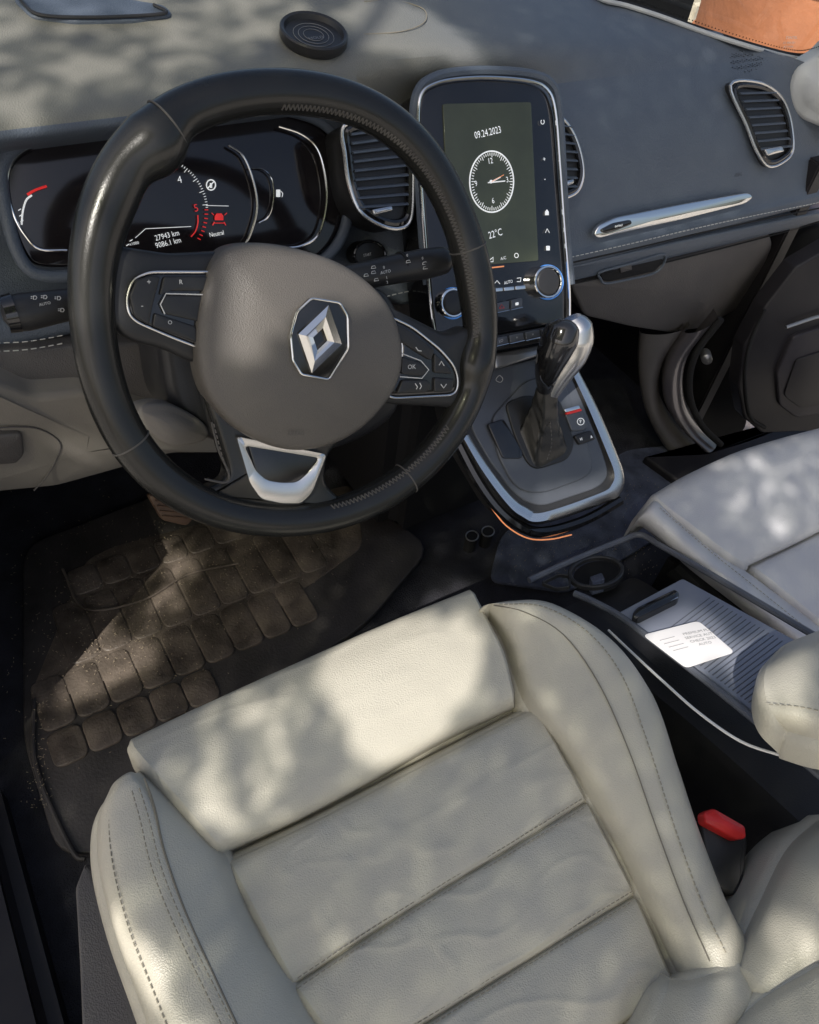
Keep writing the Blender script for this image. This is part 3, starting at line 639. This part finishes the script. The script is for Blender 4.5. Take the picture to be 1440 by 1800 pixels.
# =============== PASSENGER SEAT
ps=thing('passenger_seat','grey beige leather passenger seat beyond the low centre console','car seat')
R2=lambda pts,h: row(pts,h,S2)
b=MB()
r1=R2([(1152,868),(1215,832),(1300,794),(1390,766),(1500,738),(1640,700)],.012)
b.grid([[p+Vector((0,.008,-.08)) for p in r1],[p+Vector((0,.006,-.02)) for p in r1],r1,
 R2([(1160,880),(1228,848),(1315,810),(1402,782),(1515,752),(1655,715)],.026),
 R2([(1205,915),(1280,880),(1362,842),(1440,812),(1560,778),(1700,740)],.030),
 R2([(1265,960),(1335,925),(1410,888),(1480,860),(1600,822),(1740,785)],.028),
 R2([(1310,990),(1375,960),(1440,928),(1510,898),(1630,858),(1780,820)],.016),
 R2([(1316,996),(1381,966),(1446,934),(1516,904),(1636,864),(1786,825)],-.008)],6,5,.05,S.n,.008)
wrink(b,.002); b.build('thigh_support','seatp',ps,70)
b=MB(); b.grid([R2([(1322,994),(1383,964),(1448,932),(1520,902),(1640,862),(1786,825)],.0),
 R2([(1335,1003),(1395,974),(1460,942),(1530,912),(1650,872),(1796,835)],.012),
 R2([(1396,1052),(1460,1022),(1530,990),(1600,960),(1720,915),(1870,870)],.015),
 R2([(1475,1118),(1540,1085),(1610,1050),(1690,1010),(1800,970),(1950,920)],.010)],6,6,.04,S.n,.006); wrink(b,.0025); b.build('seat_insert','seatp',ps,70)
L=[R2([(1156,878),(1190,908),(1252,960),(1322,1012),(1402,1072),(1480,1135),(1560,1200)],.006),
   R2([(1150,884),(1180,912),(1243,968),(1313,1022),(1393,1086),(1473,1150),(1553,1215)],.030),
   R2([(1140,898),(1166,922),(1230,980),(1303,1037),(1383,1102),(1463,1168),(1543,1235)],.034),
   R2([(1126,914),(1150,934),(1214,991),(1292,1050),(1370,1114),(1454,1184),(1535,1248)],.018),
   R2([(1124,926),(1149,942),(1212,1000),(1290,1060),(1368,1124),(1452,1194),(1532,1260)],-.012)]
for l in L: l.insert(0,l[0]+Vector((-.002,.006,-.022)))
b=MB(); b.grid(L,6,6,0,S.n,.01); wrink(b,.0015,.4); b.build('side_bolster','seatp',ps,80)
b=MB(); b.spx(S2,[(1160,892),(1192,920),(1254,973),(1322,1027),(1402,1091),(1452,1131)],.0335,L=SL,gap=SG,r=SR); b.build('bolster_stitching','thread',ps)
MB().box(.72,1.10,-.15,.36,-.96,-.80,.02).build('seat_base','blackm',ps)
# =============== LOW CONSOLE
lc=thing('centre_console','dark plastic centre console with cup holder and ribbed sliding lid between the seats','console')
topc=[(928,1024),(950,1012),(1000,990),(1090,952),(1122,938),(1148,950),(1250,1010),(1440,1122),(1560,1195),(1700,1560),(1440,1362),(1330,1268),(1220,1180),(1130,1112),(1080,1078),(1010,1045),(960,1034)]
q=rnd(topc,10); base=[KC(a.x,a.y,0) for a in q]
MB().loops([[Vector((p.x,p.y,-.96)) for p in base],[p-KC.n*.07 for p in inset(base,KC.n,.0)]],True,True,True).build('console_side_wall','cside',lc)
bi=inset(base,KC.n,.0015)
body=MB().loops([[p-KC.n*.068 for p in inset(base,KC.n,-.0015)],[p-KC.n*.006 for p in inset(base,KC.n,-.0015)],[p-KC.n*.0012 for p in bi],inset(base,KC.n,.006)],True,True,True).build('console_top','console',lc)
cupc=ell(1048,1003,46,25,36,rot=-.1); slot=[(950,1023),(982,1007),(1003,1010),(1004,1030),(978,1034)]; slot2=[(1098,974),(1122,962),(1142,974),(1128,990),(1104,992)]
for pp_,rr_ in ((cupc,2),(slot,6),(slot2,6)):
    carve(body,MB().pil(KC,pp_,.02,.075,0,.001,rr_).build('c','blackm'))
cup=MB().ringf(KC,ell(1048,1003,50,28,36,rot=-.1),.005,.003,.006,2).build('cup_holder','black',lc)
MB().pil(KC,ell(1052,1012,44,26,30,rot=-.1),-.052,.004,0,.0005,0).build('cup_floor','blackm',cup)
MB().pil(KC,[(1036,1014),(1058,1006),(1064,1018),(1042,1024)],-.03,.02,0,.001,3).build('cup_insert','bluemat',cup)
MB().ringf(KC,slot,.002,.002,.005,6).build('storage_slot','black',lc)
MB().tpx(KC,[(930,1020),(1000,988),(1090,951),(1125,940),(1160,958),(1250,1010),(1440,1122)],.004,.003).build('console_rim','console',lc)
MB().tpx(KC,[(1010,1043),(1040,1056),(1085,1080),(1135,1116),(1225,1184),(1335,1272),(1450,1370)],.004,.003).build('console_rim','console',lc)
lid=MB().pil(KC,[(1084,1078),(1200,1016),(1405,1128),(1480,1175),(1430,1245),(1340,1262),(1228,1176),(1132,1110)],.003,.005,0,.002,6).build('sliding_lid','lid',lc)
b=MB()
for i in range(26):
    t=(i+1)/27; a=Vector((1154,1112)).lerp(Vector((1345,1256)),t); e=Vector((1240,1046)).lerp(Vector((1455,1174)),t)
    b.tpx(KC,[a,e],.0006,.0033,curve=False,seg=5)
b.build('lid_ribs','console',lid)
hd=MB().pil(KC,[(1112,1076),(1120,1066),(1186,1034),(1196,1040),(1192,1050),(1124,1084),(1112,1084)],.013,.010,.001,.003,5).build('lid_handle','gloss',lid)
MB().tpx(KC,[(1122,1083),(1192,1050)],.0008,.0115,curve=False).build('handle_edge','satin',hd)
def kgrid(rws,name,m,par,nu=8,nv=6,skirt=.03):
    b=MB(); b.grid([[KC(x,y,h) for x,y,h in r] for r in rws],nu,nv,skirt,KC.n,.010); wrink(b,.001,.2); return b.build(name,m,par,80)
ar=kgrid([[(1366,1150,.04),(1390,1130,.04),(1450,1106,.04),(1530,1070,.04)],
 [(1352,1165,.058),(1388,1146,.066),(1452,1120,.068),(1535,1085,.066)],
 [(1344,1190,.066),(1396,1172,.073),(1464,1148,.075),(1550,1115,.072)],
 [(1346,1222,.066),(1406,1210,.073),(1480,1190,.076),(1580,1160,.072)],
 [(1360,1256,.058),(1424,1256,.066),(1505,1250,.070),(1600,1230,.066)],
 [(1382,1284,.040),(1440,1300,.045),(1518,1308,.046),(1610,1300,.044)]],'armrest','seat',lc)
b=MB(); b.spx(KC,[(1352,1238),(1405,1242),(1456,1252),(1520,1262)],.0690,L=SL,gap=SG,r=SR); b.build('armrest_stitching','thread',ar)
card=thing('paper_card','white rounded paper card with small grey print lying on the ribbed console lid','paper card')
MB().pil(KC,[(1130,1116),(1228,1091),(1292,1146),(1206,1174)],.0080,.0006,0,.0002,9).build('card_sheet','paper',card)
b=MB()
for i,t_ in enumerate(['PREMIUM PLUS','SERVICE AUTO','CHECK 2023','AUTO']): b.text(t_,KC,1236+i*4-8,1122+i*7-12,4,.0085,rot=-.35)
for i in range(4): b.tpx(KC,[(1160+i*8,1126+i*6),(1186+i*8,1119+i*6)],.0003,.0085,curve=False,seg=4)
b.build('card_print','ink',card)
tag(MB().tube(cr([KC(x,y,h) for x,y,h in [(1070,1108,-.010),(1112,1148,.000),(1166,1198,.002),(1230,1254,.002),(1302,1303,.002),(1370,1327,.002),(1412,1338,.002),(1460,1350,.0)]],8),.0014,8).build('charging_cable','cable'),'thin white charging cable running down between driver seat and console','cable')
bk=thing('seat_belt_buckle','black seat belt buckle with red release button beside the driver seat','buckle')
BP=Pl((.42,.1,-.70),(0,-.25,.97))
MB().pil(BP,[(1232,1440),(1310,1450),(1316,1480),(1306,1580),(1262,1560),(1240,1500)],.0,.03,0,.004,8).build('buckle_body','black',bk)
MB().pil(BP,[(1238,1428),(1256,1420),(1312,1452),(1314,1474),(1296,1476),(1240,1446)],.012,.012,.002,.003,6).build('release_button','redp',bk)
# =============== disc on the dash
pk=thing('dash_mount_disc','round black shallow disc lying on the dashboard top above the steering wheel','disc')
pc=ondash(551,70,.0); dn=Vector((0,-.2,.98)).normalized(); PKp=Pl(pc+dn*.004,dn)
cp=PKp(551,66,0); R=.034
def circ(r,h): return [cp+dn*h+(PKp.u*math.cos(a)+PKp.v*math.sin(a))*r for a in np.linspace(0,2*math.pi,49)[:-1]]
MB().loops([circ(R*.93,-.004),circ(R,0),circ(R,.007),circ(R-.0015,.0085),circ(R-.004,.0075),circ(R-.006,.003),circ(R-.009,.0025)],True,True,True).build('disc_body','black',pk)
b=MB(); PK2=Pl(cp+dn*.003,dn); b.text('HOLD',PK2,556,66,4,.0006)
for k_ in (.3,.45,.6): b.tube([cp+dn*.0028+(PKp.u*math.cos(a)+PKp.v*math.sin(a))*R*k_ for a in np.linspace(0,2*math.pi,30)[:-1]],.0003,4,True)
b.build('disc_marking','dimp',pk)
# =============== FLOOR, MATS
fl=MB().box(-.16,1.16,-.6,1.15,-1.02,-.985,0).build('floor','carpet'); fl['kind']='structure'
mt=thing('floor_mat','worn brown black rubber floor mat with raised heel pad in the driver footwell','floor mat')
FP=Pl((0,0,-.965),(0,0,1))
MB().pil(FP,[(40,960),(300,860),(640,880),(760,960),(640,1100),(420,1240),(250,1500),(100,1500),(40,1300)],0,.008,0,.003,40).build('mat_sheet','rubberd',mt)
b=MB()
def cell(x0,x1,y0,y1,z=-.9618):
    q=rnd([(x0,y0),(x1,y0),(x1,y1),(x0,y1)],.013,5); b.pil3([Vector((p.x,p.y,z)) for p in q],Z_,.004,.0010,.0022,4)
b.pil(FP,[(50,1230),(150,985),(200,960),(620,850),(640,960),(430,1110),(250,1170),(70,1240)],.0018,.004,0,.001,20)
for i in range(8): cell(.015+i*.043,.0570+i*.043,.762,.812)
for i in range(9): cell(-.02+i*.043,.0220+i*.043,.653,.757)
for i in range(9): cell(-.075+i*.043,-.0330+i*.043,.573,.650)
for i in range(5): cell(-.075+i*.043,-.0330+i*.043,.520,.570)
b.build('heel_pad','rubber',mt)
MB().tpx(FP,[(110,1000),(150,1070),(250,1055),(330,1010),(420,990)],.0018,.0065).build('mat_ridge','rubber',mt)
MB().tpx(FP,[(60,1230),(60,1330),(90,1420),(130,1500),(150,1510)],.003,.003).build('mat_ridge','rubberd',mt)
b=MB()
for i in range(1100):
    if i<700: x,y=random.gauss(200,95),random.gauss(1090,90)
    elif i<790: x,y=random.gauss(70,12),random.uniform(1230,1420)
    else: x,y=random.gauss(420,90),random.gauss(980,60)
    p=FP(x,y,.0062); l=random.uniform(.0004,.0015); a=random.uniform(0,6.28); d=Vector((math.cos(a),math.sin(a),0))*l
    b.tube([p-d,p+d],.00035,4)
for i in range(300):
    p=FP(random.uniform(880,1160),random.uniform(830,1010),-.006); d=Vector((.0008,.0006,0)); b.tube([p-d,p+d],.00035,4)
tag(b.build('crumbs','straw'),'dry crumbs and dust scattered over the footwell mats','crumbs','stuff')
pm=MB().pil(Pl((0,0,-.975),(0,0,1)),[(860,1020),(880,940),(1000,860),(1100,790),(1200,780),(1280,800),(1230,900),(1000,1040)],0,.006,0,.002,20).build('floor_mat','bluemat')
tag(pm,'dark blue grey carpet mat in the passenger footwell','floor mat')
bh=MB(); bh.box(-.4,1.3,1.10,1.14,-1.0,-.34,0); wl=bh.build('footwell_bulkhead','blackm'); tag(wl,'black bulkhead closing the footwells under the dashboard','bulkhead')
kp=MB().box(-.19,-.15,.55,1.09,-1.0,-.55,.01).build('kick_panel','doorp'); tag(kp,'dark plastic kick panel at the left of the driver footwell','trim panel')
kp=MB().box(1.17,1.20,.66,1.09,-1.0,-.46,.003).build('kick_panel','doorp'); tag(kp,'dark plastic kick panel at the far right of the passenger footwell','trim panel')
sl=MB().box(-.36,-.135,-.7,.54,-1.05,-.93,.02).build('door_sill','doorp'); tag(sl,'dark plastic door sill along the driver side','door sill')
MB().box(.47,.68,.66,1.09,-.985,-.58,.03).build('centre_pedestal','blackm',gc)
for (x,y) in ((830,942),(858,934)):
    sk_=MB().pil(Pl((0,0,-.93),(0,0,1)),ell(x,y,11,9),.0,.03,0,.002,0).build('power_socket','blackm',gc)
    MB().tpx(Pl((0,0,-.93),(0,0,1)),ell(x,y,11,9,16),.0011,.001,True,n=1).build('socket_ring','steel',sk_)
pd=thing('brake_pedal','brown worn pedal half hidden under the dashboard left of the column','pedal')
PDp=Pl((.12,.78,-.83),(0,-.8,.6)); MB().pil(PDp,[(258,868),(330,872),(345,905),(330,925),(285,915)],0,.012,.002,.003,8).build('pedal_pad','brown',pd)
for i in range(4): MB().tpx(PDp,[(272+i*4,880+i*9),(330+i*3,884+i*9)],.0012,.003,curve=False,seg=6).build('pedal_rib','brown',pd)
MB().tube([PDp(300,880,-.01),PDp(290,850,-.0)+Vector((0,.1,.15))],.008,8).build('pedal_arm','blackm',pd)
# =============== PASSENGER DOOR SIDE
dr=thing('passenger_door','dark open passenger door with speaker grille seen past the glovebox','car door')
DP=Pl((1.34,.50,-.70),(-.25,-.95,.10))
MB().pil(DP,[(1345,540),(1400,470),(1520,400),(1560,740),(1440,758),(1340,762),(1308,735),(1298,680),(1308,610)],-.02,.03,.0,.004,5).build('door_shell','doorp',dr)
MB().pil(DP,[(1395,592),(1470,568),(1480,722),(1400,735),(1370,712),(1366,655)],-.012,.02,.0,.003,8).build('door_pocket','doorg',dr)
b=MB(); b.pil(DP,[(1400,632),(1470,610),(1470,705),(1408,718),(1378,695)],-.009,.004,0,.001,8); b.build('speaker_grille','doorp',dr)
MB().tpx(DP,[(1382,575),(1440,556),(1500,545)],.003,-.01).build('door_grab','steel',dr)
MB().tpx(DP,[(1345,545),(1320,600),(1310,660),(1318,730),(1345,752)],.003,-.018).build('door_weather_strip','blackm',dr)
fr=thing('door_frame','curved painted door aperture with rubber seal right of the passenger footwell','door frame')
DF=Pl((1.12,.58,-.75),(-.6,-.8,0))
def band(a,e,name,m,h=0):
    A=cr([DF(x,y,h) for x,y in a],6); E=cr([DF(x,y,h-.02) for x,y in e],6); Mi=[(p+q_)/2+DF.n*.012 for p,q_ in zip(A,E)]
    bb=MB(); bb.grid([[p-DF.n*.03 for p in A],A,Mi,E,[p-DF.n*.03 for p in E]],1,4); return bb.build(name,m,fr,80)
band([(1128,585),(1124,650),(1135,720),(1165,780),(1205,830)],[(1210,575),(1165,640),(1160,700),(1185,750),(1235,800)],'kick_trim','dlow')
band([(1205,585),(1172,640),(1168,700),(1195,750),(1240,795)],[(1260,560),(1208,630),(1202,700),(1225,750),(1262,785)],'frame_lip','paint')
MB().tube(cr([DF(x,y,-.01) for x,y in [(1268,560),(1222,625),(1212,690),(1232,745),(1268,782)]],8),.006,10).build('rubber_seal','blackm',fr)
MB().pil(DF,[(1240,600),(1300,560),(1372,440),(1410,405),(1450,395),(1450,520),(1330,640),(1310,760),(1260,780),(1225,740),(1212,680)],-.16,.02,0,.004,16).build('inner_pillar','blackm',fr)
b=MB(); b.pil(DF,ell(1243,633,10,9),-.03,.02,.002,.003,0); b.build('hinge_bolt','steel',fr)
MB().pil(Pl((1.16,.45,-.96),(0,0,1)),[(1130,800),(1240,795),(1320,770),(1500,700),(1500,740),(1300,850),(1200,850)],-.0,.04,0,.006,10).build('sill_trim','doorp',fr)
# =============== WINDSCREEN, PILLAR, OUTSIDE
b=MB()
edge=[ondash(x,y,0) for x,y in [(1000,-40),(1050,0),(1100,14),(1160,33),(1240,62),(1330,90),(1400,106)]]
wpath=cr(edge+[ony(1440,104,.72),ony(1500,80,.68)],5)
b.loops([[p for p in wpath],[p+Vector((.012,.018,.004)) for p in wpath]],False)
ws=thing('windscreen','sloping glass windscreen with black dotted border at its lower right corner','windscreen')
b.build('glass_border','blackm',ws)
MB().tube([p+Vector((.0,.0,.003)) for p in wpath],.003,8).build('rubber_seal','pillar',ws)
b=MB()
for p in cr(wpath,3):
    q=p+Vector((.012,.021,.0065)); b.tube([q,q+Vector((.0,.0008,.0003))],.0009,5)
b.build('border_dots','blackm',ws)
b=MB(); b.loops([[p+Vector((.012,.018,.004)) for p in wpath],[p+Vector((.0,-.10,.30)) for p in wpath]],False); b.build('glass_pane',gm,ws)
WT=Pl((1.35,.9,-.28),(-.6,-.8,.2))
b=MB()
for t_,x,y,s_ in [('SYNTEL',1392,66,4.5),('E2 43R-001',1388,75,3.5),('AS1 M24',1386,82,3.5)]: b.text(t_,WT,x,y,s_,0)
b.build('glass_etching','print_',ws)
pt=MB().pil(Pl((1.2,.66,-.36),(-.6,-.75,.2)),[(1500,60),(1440,96),(1402,122),(1388,162),(1398,198),(1440,222),(1520,240)],.0,.05,.015,.012,curve=True).build('pillar_trim','pillar'); tag(pt,'pale grey rounded pillar trim at the right end of the dashboard','pillar trim')
def lathe(cx,cy,prof,seg=48):
    return [[Vector((cx+r*math.cos(a),cy+r*math.sin(a),z)) for a in np.linspace(0,2*math.pi,seg+1)[:-1]] for r,z in prof]
d=ray(1450,40); pc=d*(2.7/d.length)
pot=thing('terracotta_pot','large terracotta planter standing outside beyond the windscreen corner','planter')
MB().loops(lathe(pc.x+.06,pc.y+.03,[(.20,-1.42),(.24,-1.40),(.30,-1.1),(.325,-.80),(.335,-.70),(.35,-.69),(.35,-.66),(.34,-.65),(.35,-.45),(.39,-.43),(.39,-.32),(.35,-.31),(.34,-.38)]),True,True,False).build('pot_body','terra',pot)
MB().loops(lathe(pc.x+.06,pc.y+.03,[(.335,-.36),(.2,-.34),(.02,-.33)]),True,False,True).build('soil','bark',pot)
d=ray(1205,5); sp=d*(3.6/d.length)
b=MB()
for i in range(9):
    for j in range(6):
        x=sp.x-1.3+i*.30+(.15 if j%2 else 0); b.box(x,x+.28,sp.y+.1+random.uniform(0,.05),sp.y+.4,-1.42+j*.2,-1.235+j*.2,.02)
tag(b.build('stone_wall','stone'),'low pale stone garden wall outside the windscreen','wall')
b=MB(); b.box(-30,30,-30,30,-1.5,-1.42,0); gr=b.build('ground','gravel'); gr['kind']='structure'
# =============== SUN + unseen leaf gobo added overhead, gaps cut to place the sun patches
SD=Vector((-.56,-.40,.73)).normalized()
A1=SD.cross(Z_).normalized(); A2=SD.cross(A1)
def ab(p): return (p.dot(A1),p.dot(A2))
def hole(pl,pts,h,f): return ([ab(pl(x,y,h)) for x,y in pts],f)
DTh=Pl((.4,.85,-.268),(0,-.17,.985))
holes=[hole(S,[(580,1112),(620,1083),(660,1098),(700,1078),(738,1090),(760,1114),(800,1104),(856,1122),(836,1168),(854,1202),(800,1248),(744,1310),(698,1360),(656,1376),(644,1330),(598,1290),(616,1244),(560,1216),(594,1165)],.03,1),
 hole(S,[(225,1315),(575,1135),(560,1216),(480,1470),(400,1490)],.03,.34),
 hole(W,[(350,440),(450,418),(640,458),(702,508),(612,524),(548,538),(478,552),(448,614),(400,632),(342,632)],.035,1),
 hole(W,[(192,208),(328,198),(308,288),(232,348),(162,358)],.015,1),
 hole(W,[(112,385),(188,385),(178,575),(116,575)],.015,1),
 hole(W,[(415,800),(565,830),(550,895),(445,885)],.01,.9),
 hole(FP,[(36,1238),(46,1162),(90,1142),(134,1088),(204,1100),(190,1142),(264,1112),(262,1168),(140,1226)],.005,1),
 hole(FP,[(128,1012),(192,958),(296,948),(262,1018),(208,1052),(140,1052)],.005,1),
 hole(FP,[(290,960),(360,985),(340,1040),(300,1090),(240,1100),(280,1020)],.005,.6),
 hole(KP,[(60,860),(120,770),(300,760),(380,790),(260,830)],0,.7),
 hole(S,[(156,1582),(230,1628),(308,1682),(342,1748),(250,1712),(192,1692)],.03,1),
 hole(S,[(260,1710),(330,1740),(420,1800),(300,1850)],.03,.8),
 hole(DTh,[(-60,-60),(480,-60),(560,30),(300,150),(-60,190)],0,.5),
 hole(DTh,[(590,15),(700,-5),(790,45),(895,112),(790,88),(650,85)],0,1),
 hole(DTh,[(-10,155),(55,160),(45,215),(-10,220)],0,1),
 hole(KC,[(1330,1180),(1440,1130),(1440,1300),(1350,1280)],.08,.7),
 hole(KC,[(1115,1110),(1230,1068),(1315,1150),(1200,1192)],.01,1),
 hole(S,[(1300,1700),(1440,1600),(1440,1800),(1250,1800)],.1,.5),
 hole(S2,[(1240,800),(1440,760),(1440,940),(1300,960)],.03,.3),
 hole(G,[(980,540),(1055,545),(1055,650),(980,695)],.09,1),
 hole(G,[(900,870),(1090,820),(1090,870),(950,920)],.0,.9),
 hole(SC,[(930,460),(1000,460),(1000,530),(930,530)],.0,1),
 hole(TS,[(1050,400),(1320,340),(1320,360),(1060,420)],.0,.8)]
def inside(q,poly):
    r=False; n=len(poly)
    for i in range(n):
        (x1,y1),(x2,y2)=poly[i],poly[(i+1)%n]
        if (y1>q[1])!=(y2>q[1]) and q[0]<(x2-x1)*(q[1]-y1)/(y2-y1)+x1: r=not r
    return r
hb_=[(min(p[0] for p in P_),max(p[0] for p in P_),min(p[1] for p in P_),max(p[1] for p in P_),P_,f) for P_,f in holes]
gobo_tree=thing('gobo_tree','unseen leaf canopy added over the car, gaps cut to shape the sun patches','gobo_tree')
c0=ab(Vector((.45,.45,-.5)))
wa,we=1.15,1.0; verts=[]; faces=[]; CS=.0165; LAM=4*1.57*.0140**2/CS**2
for lay_ in range(4):
  ox,oy=random.uniform(0,CS),random.uniform(0,CS)
  for gi in range(int(2*wa/CS)):
    for gj in range(int(2*we/CS)):
      a=c0[0]-wa+ox+(gi+random.uniform(-.38,.38))*CS; e=c0[1]-we+oy+(gj+random.uniform(-.38,.38))*CS
      f=0; cand=[h_ for h_ in hb_ if h_[0]-.03<a<h_[1]+.03 and h_[2]-.03<e<h_[3]+.03]
      sz=random.uniform(.0118,.0162); n_=Vector((random.gauss(0,.4),random.gauss(0,.4),random.gauss(0,.4)))*.4+SD; n_.normalize()
      u=n_.cross(Vector((random.gauss(0,1),random.gauss(0,1),.1))).normalized(); v=n_.cross(u)
      p=A1*a+A2*e+SD*(1.65+.10*lay_+random.uniform(0,.08))
      vs=[p+u*x*sz+v*y*sz*.65 for x,y in ((-1.1,0),(-.5,.75),(.3,.8),(1.2,0),(.3,-.8),(-.5,-.75))]
      for x0,x1,y0,y1,P_,w_ in cand:
          pts_=[(a,e)]+([ab(vs[0]),ab(vs[3])] if w_>=1 else [])
          if any(inside(q,P_) for q in pts_): f=max(f,w_)
      if f>=1: continue
      if f and random.random()>(-math.log(f)/(.60*LAM)): continue
      k=len(verts); verts+=vs; faces.append(tuple(range(k,k+6)))
me=bpy.data.meshes.new('crown'); me.from_pydata([tuple(v) for v in verts],[],faces); me.materials.append(lf)
cw=bpy.data.objects.new('crown',me); COL.objects.link(cw); cw.parent=gobo_tree
tc_=A1*c0[0]+A2*c0[1]+SD*2.3
b=MB(); base=Vector((tc_.x-1.8,tc_.y-1.2,-1.42))
b.tube(cr([base,base+Vector((.1,.05,1.2)),base+Vector((.2,.15,2.0)),tc_+Vector((-1.3,-.9,.2))],6),list(np.linspace(.14,.06,19)),10)
for i in range(5):
    a=-.6+i*.5; b.tube([tc_+Vector((-1.3,-.9,.2)),tc_+A1*math.cos(a*2)*1.1+A2*math.sin(a*2)*1.0+SD*.1],[.02,.005],6)
b.build('trunk','bark',gobo_tree)  # unseen trunk added to carry the light-shaping leaves
# =============== finalize: origins at the base of each thing
def desc(o):
    r=[o]
    for c_ in o.children: r+=desc(c_)
    return r
for o in [o for o in COL.objects if o.parent is None]:
    ms=[d for d in desc(o) if d.type=='MESH']
    if not ms: continue
    mn=Vector((1e9,)*3); mxx=Vector((-1e9,)*3)
    for d in ms:
        for v in d.data.vertices:
            for k in range(3): mn[k]=min(mn[k],v.co[k]); mxx[k]=max(mxx[k],v.co[k])
    bs=Vector(((mn.x+mxx.x)/2,(mn.y+mxx.y)/2,mn.z))
    for d in ms: d.data.transform(Matrix.Translation(-bs))
    o.location=bs+Vector((0,0,H))
# =============== camera, light
cd=bpy.data.cameras.new('camera'); cam=bpy.data.objects.new('camera',cd); COL.objects.link(cam)
cd.sensor_fit='HORIZONTAL'; cd.sensor_width=36; cd.lens=36*F/1440; cd.clip_start=.02; cd.clip_end=200
R3=Matrix((tuple(AX),tuple(AY),tuple(AZ))); cam.matrix_world=Matrix.Translation((0,0,H))@R3.to_4x4()
bpy.context.scene.camera=cam
sun=bpy.data.lights.new('sun','SUN'); sun.energy=5; sun.angle=math.radians(.4); sun.color=(1,.95,.88)
so=bpy.data.objects.new('sun',sun); COL.objects.link(so); so.rotation_euler=SD.to_track_quat('Z','Y').to_euler()
w=bpy.data.worlds.new('World'); bpy.context.scene.world=w; w.use_nodes=True
sk=w.node_tree.nodes.new('ShaderNodeTexSky'); sk.sky_type='NISHITA'; sk.sun_disc=False
sk.sun_elevation=math.asin(SD.z); sk.sun_rotation=math.atan2(SD.x,SD.y); sk.dust_density=5; sk.air_density=1.0; sk.ozone_density=1
bg=w.node_tree.nodes['Background']; bg.inputs[1].default_value=.15; w.node_tree.links.new(sk.outputs[0],bg.inputs[0])
sc=bpy.context.scene; sc.view_settings.view_transform='Standard'; sc.view_settings.look='None'; sc.view_settings.exposure=0
